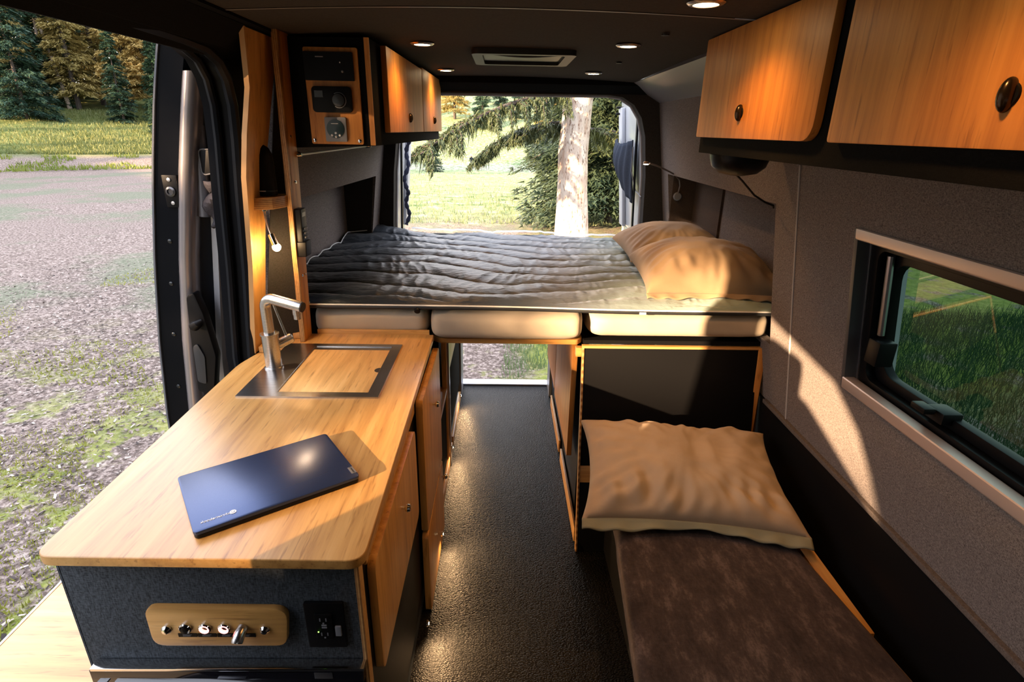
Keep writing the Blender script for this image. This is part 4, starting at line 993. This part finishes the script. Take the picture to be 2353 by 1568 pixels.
# ------------------------------------------------------------------ sliding door
def sliding_door():
    t = thing('sliding_door', (-1.15, 2.5, -.4), 'open black sliding side door with a silver inner pillar, left of the bamboo board', 'door')
    tab = [(-.42, -1.235), (-.1, -1.285), (.3, -1.292), (.6, -1.278), (.9, -1.246), (1.2, -1.200), (1.5, -1.142), (1.7, -1.096), (1.83, -1.062), (1.93, -1.030)]
    zs = [-.42 + (1.93+.42)*i/30 for i in range(31)]; xo = lambda z: interp(z, tab)
    def sweep(sec, z0=-.42, z1=1.93, n=30, fx=None):
        g = G(); z_ = [z0+(z1-z0)*i/n for i in range(n+1)]; m = len(sec); v = []
        for z in z_:
            for dx, y in sec: v.append(((fx or xo)(z)+dx, y, z))
        f = [tuple(range(m))[::-1], tuple(n*m+k for k in range(m))]
        for i in range(n):
            for k in range(m): f.append((i*m+k, i*m+(k+1)%m, (i+1)*m+(k+1)%m, (i+1)*m+k))
        return g.add(v, f)
    obj('door_skin', sweep([(0, 1.90), (.0, 3.1), (.03, 3.1), (.03, 1.93), (.075, 1.93), (.075, 1.91)]), DARKP, t, ang=30)
    obj('edge_highlight', sweep([(-.002, 1.893), (-.002, 1.903), (.004, 1.903), (.004, 1.893)]), plain('edge_highlight_grey', (.14, .15, .17), .3), t)  # thin grey strip paints a highlight along the door edge
    # silver pillar bulge
    arc = [(.072+.055*(1-math.cos(a*PI/8))/1.0*.5, 1.925-.034*math.sin(a*PI/8)) for a in range(9)]
    obj('pillar', sweep(arc+[(.127, 1.95), (.072, 1.95)], -.42, 1.80), plain('satin_silver_grey', (.36, .33, .34), .24, .6), t, ang=40, label='silver inner pillar')
    obj('inner_panel', sweep([(.127, 1.95), (.127, 1.96), (.19, 2.04), (.19, 3.0), (.03, 3.0), (.03, 1.96)], -.42, 1.86), plain('door_inner_dark', (.022, .027, .036), .4), t)
    # curved top panel
    g = G(); o = []
    for i in range(9):
        a = i/8*PI/2; o.append((-1.03+.03 + .15*math.sin(a)*1.0, 1.60+.22*1.0*math.cos(a)))
    c = []
    for i in range(13):
        a = PI - i/12*PI/2; c.append((-.862+.14*math.cos(a)+.0, 1.66+.16*math.sin(a)))
    g.tube([(x_, 1.955, z_) for x_, z_ in [(-1.03, 1.35), (-1.01, 1.55)] + c], [.022]*15, 12); obj('frame_curve', g, plain('satin_curve', (.20, .20, .23), .3, .4), t)
    # bolts
    for z in (1.27, 1.12, .93, .72, .55): 
        obj('bolt', G().lathe([(.0075, 0), (.0075, .004), (.004, .006), (.001, .006)], (xo(z)+.048, 1.909, z), (0, -1, 0), 14), plain('bolt_dark%d' % int(z*100), (.05, .055, .06), .25, .8), t)
    l = obj('lock_plate', G().box(-1.120, -1.072, 1.898, 1.912, 1.385, 1.49), BPL, t, .004)
    obj('striker', G().lathe([(.016, 0), (.016, .006), (.010, .008), (.010, .004), (.001, .004)], (-1.096, 1.899, 1.437), (0, -1, 0), 20), plain('striker_metal', (.12, .12, .13), .25, .9), l)
    for z in (1.475, 1.400): obj('lock_screw', G().lathe([(.006, 0), (.006, .004), (.001, .005)], (-1.096, 1.899, z), (0, -1, 0), 14), ALU, l)
    # inner handle
    h = obj('handle_panel', G().prism(round_poly([(-1.125, .72), (-1.07, .70), (-1.035, .86), (-1.052, 1.02), (-1.072, 1.10), (-1.100, 1.085), (-1.112, .95)], .012), 'y', 1.868, 1.91), BPL, t, .006)
    obj('handle_knob', G().tube([(-1.078, 1.87, .985), (-1.076, 1.845, .985), (-1.062, 1.84, .995), (-1.046, 1.846, 1.006)], [.016, .018, .013, .006], 14), BPL, h)
    obj('handle_scoop', G().prism(round_poly([(-1.115, .76), (-1.085, .75), (-1.072, .86), (-1.09, .91), (-1.108, .90)], .01), 'y', 1.862, 1.868), plain('scoop_grey', (.03, .032, .036), .5), h, .002)
    b = obj('door_pocket', G().prism(rrect(-1.0, -.895, 1.49, 1.57, .012), 'y', 1.93, 1.98), BPL, t, .004)
    obj('pocket_rim', G().tube([(x_, 1.93, z_) for x_, z_ in rrect(-1.0, -.895, 1.49, 1.57, .012)+[(-.895, 1.51)]], .0025, 6, False), plain('rim_gloss', (.12, .12, .13), .15), b)
    g = G().grid(lambda u, v: (-1.0+.095*u+.012*math.sin(v*9), 1.945-.02*math.sin(PI*u)-.01*math.sin(v*14+u*6), 1.47-.16*v*(1-.35*u)), 16, 18); o2 = obj('fabric_pouch', g, linen('pouch_fabric', (.07, .065, .075), .4), t, label='bunched dark fabric pouch')
    s_ = o2.modifiers.new('solid', 'SOLIDIFY'); s_.thickness = .012
    for x_, w_ in ((-.938, .006), (-.918, .004)):
        obj('vertical_channel', sweep([(0, 0), (w_, 0), (w_, .01), (0, .01)], .3, 1.42, 12, lambda z, x_=x_: x_ - .05*max(0, 1.2-z)*.6) if False else G().tube([(x_-.045*max(0, 1.25-z), 1.86, z) for z in (.3, .6, .9, 1.1, 1.25, 1.42)], w_, 8), plain('channel_sheen%d' % int(w_*1000), (.22, .24, .28), .3, .6), t)
sliding_door()

# ------------------------------------------------------------------ left overhead cabinet
def overhead_left():
    t = thing('overhead_cabinet', (-.55, 2.7, 1.58), 'dark overhead cabinet with two bamboo doors and a control panel, left above the bed', 'cabinet')
    g = G().hexa([(-.715, 1.985, 1.578), (-.432, 1.985, 1.588), (-.375, 3.43, 1.588), (-.74, 3.43, 1.578), (-.69, 1.985, 1.912), (-.432, 1.985, 1.912), (-.375, 3.43, 1.895), (-.70, 3.43, 1.895)])
    obj('carcass', g, BLKF, t, .002)
    obj('corner_strip', G().box(-.446, -.430, 1.979, 1.9845, 1.59, 1.912), BZO, t, label='bamboo corner strip')
    p = obj('control_panel', G().prism(rrect(-.640, -.468, 1.592, 1.882, .006), 'y', 1.975, 1.984), BZO, t, .001, label='bamboo panel of controls')
    m = obj('display_unit', G().prism(rrect(-.638, -.482, 1.785, 1.868, .003), 'y', 1.966, 1.975), BPL, p)
    m2 = obj('heater_control', G().prism(rrect(-.622, -.494, 1.690, 1.768, .012), 'y', 1.962, 1.975), BPL, p, .002)
    m3 = obj('battery_monitor', G().prism(rrect(-.590, -.520, 1.600, 1.676, .004), 'y', 1.966, 1.975), GPL, p, .001)
    # third level details merged into their unit's neighbours
    g = G().lathe([(.022, 0), (.022, .004), (.019, .010), (.001, .011)], (-.535, 1.962, 1.727), (0, -1, 0), 24); g.box(-.612, -.585, 1.960, 1.962, 1.735, 1.755); obj('control_dial', g, plain('dial_black', (.02, .02, .022), .25), p)
    obj('dial_ring', G().tube([(-.535+.023*math.cos(a*PI/10), 1.960, 1.727+.023*math.sin(a*PI/10)) for a in range(-7, 8)], .0012, 6), GPL, p)
    obj('monitor_face', G().lathe([(.029, 0), (.029, .002), (.001, .003)], (-.555, 1.966, 1.640), (0, -1, 0), 28), DGL, p)
    g = G()
    for x, z in ((-.568, 1.620), (-.555, 1.616), (-.542, 1.620), (-.555, 1.627)): g.lathe([(.0038, 0), (.0038, .0015), (.003, .002)], (x, 1.9635, z), (0, -1, 0), 12)
    g.box(-.568, -.545, 1.9625, 1.9635, 1.655, 1.657); obj('monitor_button', g, WHT, p)
    obj('status_light', G().sphere((-.523, 1.9655, 1.838), .0022, 8, 6), WHT, p); obj('status_dot', G().sphere((-.517, 1.9655, 1.812), .004, 8, 6), GPL, p); obj('unit_lettering', G().box(-.60, -.575, 1.9655, 1.966, 1.852, 1.855), GPL, p)
    for x in (-.630, -.480): obj('screw', G().lathe([(.0055, 0), (.0055, .003), (.001, .004)], (x, 1.975, 1.603), (0, -1, 0), 14), CHR, p)
    def fx(y): return -.400 + (y-2.09)/(3.45-2.09)*.045
    def dr(y0, y1):
        return G().hexa([(fx(y0)-.02, y0, 1.630), (fx(y0), y0, 1.630), (fx(y1), y1, 1.630), (fx(y1)-.02, y1, 1.630), (fx(y0)-.02, y0, 1.905), (fx(y0), y0, 1.905), (fx(y1), y1, 1.897), (fx(y1)-.02, y1, 1.897)])
    for y0, y1, ky in ((2.10, 2.80, 2.46), (2.815, 3.42, 3.12)):
        d = obj('door', dr(y0, y1), BZO, t, .003); obj('latch_pull', G().sphere((fx(ky)+.004, ky, 1.685), (.011, .008, .018), 18, 12), plain('bronze_pull%d' % int(ky*100), (.05, .035, .025), .22, .8), d, label='dark oval latch pull')
overhead_left()
def overhead_right():
    t = thing('overhead_cabinet', (.78, .8, 1.58), 'dark overhead cabinet with large bamboo doors above the side window', 'cabinet')
    obj('carcass', G().hexa([(.648, -1.2, 1.588), (XR(1.588), -1.2, 1.588), (XR(1.588), 1.93, 1.588), (.648, 1.93, 1.588), (.648, -1.2, 1.912), (.72, -1.2, 1.912), (.72, 1.93, 1.912), (.648, 1.93, 1.912)]), BLKF, t, .002)
    for y0, y1, ky, r1 in ((1.195, 1.915, 1.575, .04), (.20, 1.135, .74, .04)):
        d = obj('door', G().prism(round_poly([(y0, 1.636), (y1, 1.636), (y1, 1.916), (y0, 1.916)], [.045, .008, .008, .008]), 'x', .628, .646), BZO, t, .002)
        k = obj('latch_pull', G().sphere((.624, ky, 1.70), (.012, .0095, .021), 20, 14), plain('dark_bronze%d' % int(ky*100), (.05, .035, .025), .22, .8), d, label='dark oval latch pull'); obj('latch_plate', G().lathe([(.015, 0), (.014, -.003), (.001, -.004)], (.628, ky, 1.70), (1, 0, 0), 24), BPL, k)
    g = G(); g.lathe([(.088, 0), (.088, -.01), (.080, -.035), (.058, -.054), (.02, -.062), (.001, -.063)], (.735, 1.80, 1.587), seg=40)
    o = obj('puck_speaker', g, BPL); tag(o, 'black round dome speaker mounted under the right overhead cabinet', 'speaker')
    c = obj('speaker_cable', G().tube([(.74, 1.83, 1.53), (.78, 1.86, 1.505), (.85, 1.91, 1.455), (.90, 1.93, 1.43), (.938, 1.945, 1.418), (.95, 1.965, 1.408)], .0035, 8), BPL); tag(c, 'thin black cable running from the dome speaker down to the bed recess', 'cable')
overhead_right()

# ------------------------------------------------------------------ ceiling fittings
def downlight(first, x, y, label, energy=9):
    z = ZC - .02*(x/.75)**2 - max(0, y-2.6)*.02 - .001
    if first is None:
        t = thing('ceiling_light', (x, y, z), label, 'ceiling light', 'round ceiling lights')
        obj('lamp_ring', G().lathe([(.041, 0), (.043, -.003), (.038, -.007), (.029, -.008), (.028, -.004)], (x, y, z), seg=32), plain('bronze_ring', (.35, .27, .22), .25, .9), t)
        obj('diffuser', G().lathe([(.0278, -.003), (.0278, -.0065), (.001, -.007)], (x, y, z), seg=32), LAMPM, t)
    else:
        t = copy_tree(first); t.location = (x, y, z); t['label'] = label
    ld = bpy.data.lights.new('downlight', 'SPOT'); ld.energy = energy; ld.color = (1, .43, .10); ld.spot_size = R(140); ld.spot_blend = 1; ld.shadow_soft_size = .03
    lo = bpy.data.objects.new('downlight', ld); C.objects.link(lo); lo.location = (x, y, z-.015)
    return t
d0 = downlight(None, -.293, 2.22, 'lit round ceiling light nearest the left overhead cabinet door, front one', 6)
downlight(d0, -.291, 3.06, 'lit round ceiling light at the rear left, above the far cabinet door', 5)
downlight(d0, .425, 2.13, 'lit round ceiling light right of the roof vent, front one', 7)
downlight(d0, .443, 3.03, 'lit round ceiling light at the rear right, near the back doors', 4)
downlight(d0, .455, 1.435, 'lit round ceiling light beside the right overhead cabinet, cut off by the top edge')
downlight(d0, .43, .70, 'round ceiling light above the camera, outside the picture', 6)
def vent():
    t = thing('roof_vent', (.075, 2.53, ZC-.002), 'dark rectangular roof vent between the ceiling lights', 'vent')
    g = G(); a = rrect(-.125, .275, 2.33, 2.74, .03); b = rrect(-.085, .235, 2.37, 2.70, .02); n = len(a); z1, z0 = ZC-.001, ZC-.022
    v = [(x, y, z1) for x, y in a] + [(x+.0, y, z0) for x, y in a] + [(x, y, z0) for x, y in b] + [(x, y, z1+.0) for x, y in b]; f = []
    for i in range(n):
        j = (i+1) % n; f += [(i, j, n+j, n+i), (n+i, n+j, 2*n+j, 2*n+i), (2*n+i, 2*n+j, 3*n+j, 3*n+i)]
    obj('vent_frame', g.add(v, f), plain('vent_grey', (.018, .021, .019), .5, 0, .2), t); obj('vent_cover', G().prism(b, 'z', ZC-.010, ZC-.004), BPL, t)
    obj('fan_arch', G().tube([(-.07+.30*i/10, 2.40, ZC-.012-.010*math.sin(PI*i/10)) for i in range(11)], .004, 8), plain('arch_grey', (.05, .05, .05), .3, 0, .2), t)
vent()
for x, y, lb in ((.481, 1.867, 'small dark ceiling fastener in front of the right ceiling light'), (.489, 2.62, 'small dark ceiling fastener between the two right ceiling lights')):
    tag(obj('ceiling_fastener', G().lathe([(.013, 0), (.012, -.004), (.001, -.005)], (x, y, ZC-.012), seg=18), BPL), lb, 'fastener')
def gooseneck():
    t = thing('reading_lamp', (1.10, 3.28, 1.29), 'thin gooseneck reading lamp with a lit tip on the rear right recess panel', 'lamp')
    obj('mount', G().lathe([(.024, 0), (.024, .010), (.020, .014), (.001, .015)], (1.015, 3.294, 1.30), (0, -1, 0), 24), GPL, t)
    P = [(1.015, 3.285, 1.315), (1.018, 3.27, 1.36), (1.005, 3.25, 1.395), (.965, 3.21, 1.425), (.915, 3.15, 1.445), (.87, 3.11, 1.462), (.82, 3.08, 1.48), (.775, 3.06, 1.492)]
    obj('gooseneck', G().tube(P, .0045, 10), plain('brown_neck', (.20, .16, .14), .4, .5), t)
    obj('lamp_head', G().lathe([(.011, 0), (.015, -.006), (.015, -.012)], (.755, 3.055, 1.502)), plain('lamp_brown', (.25, .17, .12), .4, .3), t); obj('diffuser', G().lathe([(.013, 0), (.013, -.003), (.001, -.004)], (.755, 3.055, 1.489)), LAMPM, t)
gooseneck()

# ------------------------------------------------------------------ bed
def bed():
    t = thing('bed_platform', (.05, 2.7, .855), 'bamboo edged bed platform spanning the van above the storage', 'bed base')
    obj('platform_board', G().prism(round_poly([(-.275, 2.06), (-.24, 2.03), (.30, 2.03), (.322, 2.06), (.322, 3.43), (-.275, 3.43)], .01), 'z', .858, .878), BX, t, .003)
    obj('support_board', G().box(.325, 1.05, 2.03, 3.43, .862, .878), BLK, t); obj('support_board', G().box(-.85, -.278, 2.0, 3.43, .862, .878), BLK, t)
bed()
def cushion(x0, x1, y0, y1, z0, z1, sag, seed, label):
    g = G(); n, e = 64, .16
    def f(u, v):
        # superellipsoid
        th = 2*PI*u; ph = PI*(v-.5)
        sg = lambda a, p: math.copysign(abs(a)**p, a)
        cx, cy, cz = (x0+x1)/2, (y0+y1)/2, (z0+z1)/2
        X = sg(math.cos(ph), .26)*sg(math.cos(th), .11); Y = sg(math.cos(ph), .30)*sg(math.sin(th), .13); Z = sg(math.sin(ph), .52)
        p = Vector((cx + X*(x1-x0)/2, cy + Y*(y1-y0)/2, cz + Z*(z1-z0)/2 - sag*(1-X*X)*(.5-.5*Z)))
        nn = noise.noise((p.x*5+seed, p.y*5, p.z*9))*.006 + noise.noise((p.x*16+seed, p.y*16, p.z*30))*.002
        wr = .004*math.sin((p.x-x0)*70 + p.z*60)*max(0, .5-Z)*max(0, (abs(X)-.5))
        p.y -= (nn + wr)*1.0; p.z += nn*.5
        return p
    g.grid(f, 220, 40, True)
    o = obj('mattress', g, SHEET, weld=True); tag(o, label, 'mattress', 'khaki mattress cushions of the bed')
cushion(-.722, -.279, 1.995, 3.43, .884, 1.022, .0, 1, 'khaki sheeted mattress cushion behind the worktop, leftmost of three')
cushion(-.276, .318, 1.962, 3.43, .877, 1.018, .006, 2, 'khaki sheeted mattress cushion over the aisle, middle of three')
cushion(.333, 1.052, 1.992, 3.43, .882, 1.012, .0, 3, 'khaki sheeted mattress cushion below the bed pillows, rightmost of three')
def quilt():
    t = thing('quilt', (.05, 2.7, 1.02), 'puffy quilt fading from black to pale green spread over the bed', 'quilt')
    nx, ny = 420, 260; y0, y1 = 1.985, 3.445
    def edgeL(y): return interp(y, [(1.98, -.712), (2.04, -.80), (2.1, -.845), (2.3, -.93), (3.28, -.895), (3.3, -.80), (3.45, -.76)])
    def edgeR(y): return interp(y, [(1.98, 1.045), (2.05, 1.05), (2.2, 1.09), (3.28, 1.10), (3.3, .955), (3.45, .93)])
    def f(u, v):
        y = y0 + (y1-y0)*v; x = edgeL(y) + (edgeR(y)-edgeL(y))*u
        s = (y-y0)/.145 + 1.5*noise.noise((x*1.3, y*.7, 2.0)) + .6*math.sin(x*2.3+.6) + .35*noise.noise((x*4, y*3, 6))
        puff = abs(math.sin(PI*s))**.4
        s2 = x/.36 + .3*noise.noise((x, y*3, 8)); cross = min(1, abs(math.sin(PI*s2))*7)**.6
        wr = (.3-abs(noise.noise((x*16+3*noise.noise((x*3, y*3, 1)), y*7, 1.5)))*2)*.8 + (.3-abs(noise.noise((x*34, y*15, 4.5))))*.5 + noise.noise((x*3.2+y*2, y*3.0, 9))*.9
        z = 1.018 + .024*puff*(.95+.05*cross) + .0055*wr*(.3+.7*puff)
        fe = min(1, max(0, (y-y0)/.05)); z = (1.018+.012)*(1-fe) + z*fe
        if u < .18 and v > .75: z += .05*((.18-u)/.18)*((v-.75)/.25)
        z += -.014*math.exp(-((y-y0)/.018)**2) - .010*math.exp(-((y1-y)/.02)**2)
        z += .010*(1-1/(1+math.exp(-(x-.25)*9)))
        return (x, y, z)
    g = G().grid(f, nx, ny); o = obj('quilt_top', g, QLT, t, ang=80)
    sd = o.modifiers.new('solid', 'SOLIDIFY'); sd.thickness = .012; sd.offset = -1
    pts = [f(i/80, 0) for i in range(81)]
    obj('piping', G().tube([(p[0], p[1]-.006, p[2]+.002) for p in pts], .0032, 8), plain('white_piping', (.75, .76, .74), .6), t, label='white front piping')
    obj('hem', G().tube([(p[0], p[1]-.003, p[2]-.007) for p in pts], .007, 8), plain('dark_hem', (.012, .014, .016), .6), t, label='dark front hem')
    obj('piping', G().tube([(p[0]+.004, p[1], p[2]+.006) for p in [f(0, i/40) for i in range(41)]], .0028, 8), plain('white_edge', (.6, .62, .64), .6), t, label='pale side piping')
    obj('sheet_edge', G().grid(lambda u, v: (lambda p: (p[0], p[1]-.02+.06*v, p[2]+.020+.004*math.sin(v*3)))(f(.12+.88*u, 1)), 61, 4), plain('white_sheet', (.72, .74, .72), .8), t, label='bright white rear hem')
    obj('snap', G().lathe([(.011, 0), (.011, .012), (.004, .014)], (-.315, 1.982, 1.012), (0, -1, -.5)), BPL, t); obj('snap', G().box(.52, .545, 1.972, 1.980, 1.005, 1.013), WHT, t)
quilt()

def pillow(name, Wd, Dp, T, seed, M, mat, label, flange=None, corner=.10, puffpow=.42, wr=1.0, under=None, under_k=.75):
    """closed pillow: two sheets joined at the seam; M places it"""
    nx, ny = 110, 80
    def out(u, v):
        # outline pulled in along the sides so the corners stick out
        x = u*(1-corner*(1-abs(v)**2.2)*.9)*Wd/2; y = v*(1-corner*(1-abs(u)**2.2))*Dp/2; return x, y
    def side(sg):
        def f(a, b):
            u, v = 2*a-1, 2*b-1; x, y = out(u, v)
            k = max(0, (1-abs(u)**2.6))*max(0, (1-abs(v)**2.6)); z = T/2*k**puffpow
            e = 1-k
            radial = math.atan2(v*Dp, u*Wd)
            ang = noise.noise((math.cos(radial)*4+seed, math.sin(radial)*4, seed))*.010*e + .006*math.sin(radial*26+3*noise.noise((u*2, v*2, seed)))*(e**1.5)*k**.3
            z += (ang + .010*noise.noise((x*6+seed, y*6, 1)) + .004*noise.noise((x*18, y*18, seed)) - .004*abs(noise.noise((x*11+seed, y*11, 7))))*wr*min(1, k*5)
            if flange and sg > 0: z += wr*.0045*math.sin(x*62+5*noise.noise((x*5, y*4, seed)))*math.exp(-((v+.68)/.22)**2)*min(1, k*4)
            p = Vector((x, y, sg*z*(1.0 if sg > 0 else under_k))); return M @ p
        return f
    g = G(); g.grid(side(1), nx, ny); g.grid(side(-1), nx, ny)
    o = obj(name, g, mat, weld=True, ang=70); tag(o, label, 'pillow')
    if flange:
        (u0, v0, u1, v1, wd) = flange; lo = []; 
        def fl(a, b):
            u = u0+(u1-u0)*a; v = v0+(v1-v0)*a; x, y = out(u, v); nrm_ = Vector((x, y, 0)); off = Vector((0, -1, 0)) if v0 == v1 else Vector((1, 0, 0))
            w_ = wd*b; return M @ (Vector((x, y, 0)) + off*w_*(.75+.25*math.sin(a*9)) + Vector((0, 0, .005*math.sin(a*40+2*math.sin(a*7))*b - .012*b)))
        fg = G().grid(fl, 120, 6); h = obj('pillow_hem', fg, under or mat, o, ang=80, label='loose hem of the pillowcase'); sd = h.modifiers.new('solid', 'SOLIDIFY'); sd.thickness = .005
    return o
def TRS(loc, rx, ry, rz): return Matrix.Translation(loc) @ Matrix.Rotation(R(rz), 4, 'Z') @ Matrix.Rotation(R(ry), 4, 'Y') @ Matrix.Rotation(R(rx), 4, 'X')
GREENP = cloth('green_khaki_hem', (.26, .25, .16))
pillow('pillow', .55, .48, .30, 2, TRS((.855, 2.31, 1.078), 5, 0, -3), PILW, 'near khaki pillow on the bed, golden in the sunlight, against the right wall', (-1, -1, 1, -1, .03), .07, .45, 1.2, None, .35)
pillow('pillow', .52, .44, .27, 5, TRS((.875, 2.86, 1.075), 5, 0, 2), PILW, 'far khaki pillow on the bed, half hidden behind the near pillow', None, .08, .5, 1.0, None, .35)
pillow('pillow', .70, .50, .20, 9, TRS((.635, 1.63, .542), 9, 1, -6), PILB, 'large khaki pillow on the bench leaning against the black backrest', (-1, -1, 1, -1, .04), .10, .5, 1.9, GREENP)

# ------------------------------------------------------------------ bench and backrest
def bench():
    t = thing('bench', (.66, .9, 0), 'low dark bench along the right wall under the brown velvet cushion', 'bench')
    obj('bench_box', G().box(.44, 1.045, -.3, 1.86, 0, .36), BLK, t, .004)
    obj('bench_top', G().box(.40, 1.0, -.3, 1.86, .36, .385), BX, t, .003)
    obj('ledge', G().box(.945, .985, 1.06, 1.86, .385, .435), BY, t, .002, label='narrow bamboo ledge at the wall')
    for y in (1.10,): obj('strap', G().box(.385, .40, y-.03, y+.03, .2, .42), BPL, t, .004); obj('buckle', G().box(.36, .395, 1.04, 1.12, .30, .36), BPL, t, .006)
    g = G()
    def f(u, v):
        th = 2*PI*u; ph = PI*(v-.5); sg = lambda a, p: math.copysign(abs(a)**p, a)
        X = sg(math.cos(ph), .3)*sg(math.cos(th), .14); Y = sg(math.cos(ph), .3)*sg(math.sin(th), .14); Z = sg(math.sin(ph), .55)
        yy = .75 + Y*1.05; x0 = interp(yy, [(-.3, .29), (.9, .318), (1.1, .345), (1.45, .375), (1.9, .385)]); x1 = interp(yy, [(-.3, 1.02), (.95, 1.0), (1.12, .93), (1.9, .925)])
        p = Vector((x0 + (X+1)/2*(x1-x0), yy, .425 + Z*.042))
        p.z += .010*noise.noise((p.x*4, p.y*3, 2)); p.x += .008*noise.noise((p.x*2, p.y*7, p.z*8))
        if Z < 0 and X < -.9: p.z -= .05*(-Z)*(.6+.4*math.sin(yy*6))
        return p
    g.grid(f, 260, 36, True); o = obj('bench_cushion', g, VEL, weld=True); tag(o, 'brown crushed velvet covered cushion running along the bench', 'cushion')
bench()
def backrest():
    t = thing('seat_backrest', (.69, 1.95, 0), 'black panelled storage front below the right mattress, behind the bench pillow', 'cabinet')
    # leaning panel: top Y 2.02 at z .857, bottom Y 1.84 at z 0
    def yy(z): return 1.845 + z*.205
    def pan(x0, x1, z0, z1, o0, o1): return G().hexa([(x0, yy(z0)+o0, z0), (x1, yy(z0)+o0, z0), (x1, yy(z0)+o1, z0), (x0, yy(z0)+o1, z0), (x0, yy(z1)+o0, z1), (x1, yy(z1)+o0, z1), (x1, yy(z1)+o1, z1), (x0, yy(z1)+o1, z1)])
    obj('upper_panel', pan(.328, 1.02, .37, .848, 0, .015), BLK, t, .001)
    obj('lower_panel', pan(.328, 1.02, .0, .30, 0, .015), BLK, t, .001)
    obj('cross_rail', pan(.328, 1.02, .30, .37, -.002, .015), BX, t, .001, label='bamboo cross rail')
    obj('side_edge', pan(.320, .3275, .0, .850, -.004, .018), PY, t, .0005, label='thin bamboo side edge'); obj('top_edge', pan(.320, 1.03, .849, .857, -.004, .018), BX, t, .0005, label='thin bamboo top edge')
    g = G().hexa([(1.000, yy(.45)-.002, .40), (1.02, yy(.45)-.002, .40), (1.045, yy(.45)+.02, .40), (1.0, yy(.45)+.02, .40), (1.022, yy(.85)-.004, .856), (1.05, yy(.85)-.004, .856), (1.055, yy(.85)+.02, .856), (1.02, yy(.85)+.02, .856)])
    obj('wall_filler', g, BZO, t, .001, label='tapering bamboo strip against the wall')
    # aisle side of the storage
    obj('side_wall', G().box(.335, .35, 2.04, 3.42, .0, .855), BLK, t)
    obj('bottom_trim', G().box(.318, .328, 1.90, 2.52, .004, .075), BY, t, .001, label='bamboo kick strip'); obj('bottom_trim', G().box(.318, .328, 2.60, 3.15, .004, .075), BY, t, .001, label='bamboo kick strip')
    for y0, y1, z0, r in ((2.10, 2.72, .30, .035), (2.74, 3.24, .32, .01)):
        obj('door', G().prism(round_poly([(y0, z0), (y1, z0), (y1, .83), (y0, .83)], [.01, .005, .005, r*2.2]), 'x', .294, .316), BZO, t, .0015)
    obj('bracket', G().box(.300, .330, 2.045, 2.075, .80, .838), BX, t, .002)
    obj('rear_post', G().box(.318, .34, 3.28, 3.44, .0, .855), GPL, t)
backrest()
def left_storage():
    t = thing('storage_unit', (-.5, 2.7, 0), 'open shelving unit with dark back and bamboo shelf under the left of the bed', 'shelf')
    obj('back_panel', G().box(-.80, -.30, 2.46, 2.475, .0, .86), BLKF, t)
    obj('shelf_board', G().box(-.80, -.262, 2.02, 2.46, .44, .462), BY, t, .002)
    obj('upright', G().box(-.285, -.262, 2.44, 2.468, .0, .858), BZ, t, .001); obj('aluminium_post', G().box(-.275, -.252, 2.47, 2.50, .0, .858), ALU, t, .001)
    obj('top_rail', G().box(-.28, -.258, 2.52, 3.4, .80, .857), BY, t, .002)
    obj('diagonal_door', G().hexa([(-.278, 2.52, .50), (-.262, 2.52, .50), (-.262, 3.05, .50), (-.278, 3.05, .50), (-.278, 2.52, .80), (-.262, 2.52, .80), (-.262, 3.05, .80), (-.278, 3.05, .80)]), BY, t, .002)
    obj('dark_drawer', G().box(-.80, -.266, 2.50, 3.25, .12, .50), BLKF, t, .003); obj('lower_box', G().box(-.80, -.27, 2.0, 2.46, .05, .40), BLKF, t, .003)
    obj('kick_strip', G().box(-.272, -.258, 2.0, 2.60, .004, .06), BY, t, .001); obj('kick_strip', G().box(-.272, -.258, 2.66, 3.22, .004, .06), BY, t, .001)
    obj('rear_post', G().box(-.28, -.256, 3.26, 3.44, .0, .858), GPL, t, .001)
left_storage()
def floor_lights():
    first = None
    for k, (y, x, lb) in enumerate(((3.10, -.252, 'tiny chrome floor light low on the left of the aisle, farthest back under the bed'), (2.50, -.252, 'tiny chrome floor light low on the left of the aisle under the bed'), (1.84, -.236, 'tiny floor light below the kitchen cabinet door, nearest the bed'), (1.40, -.24, 'tiny floor light below the kitchen cabinet, nearest the camera'))):
        if first is None:
            t = first = thing('floor_light', (x, y, .09), lb, 'floor light', 'small floor lights along the aisle')
            obj('bezel', G().lathe([(.011, 0), (.011, .004), (.008, .007)], (x, y, .09), (1, 0, 0), 18), CHR, t); obj('lens', G().lathe([(.007, .0065), (.001, .008)], (x, y, .09), (1, 0, 0), 14), LAMPM, t)
        else:
            t = copy_tree(first); t.location = (x, y, .09); t['label'] = lb
        ld = bpy.data.lights.new('floor_spot', 'SPOT'); ld.energy = 6.5; ld.color = (1, .60, .28); ld.spot_size = R(168); ld.spot_blend = 1; ld.shadow_soft_size = .006
        lo = bpy.data.objects.new('floor_spot', ld); C.objects.link(lo); lo.location = (x+.016, y, .088)
        lo.rotation_euler = Vector((.09, -.05, -.06)).to_track_quat('-Z', 'Y').to_euler()
floor_lights()
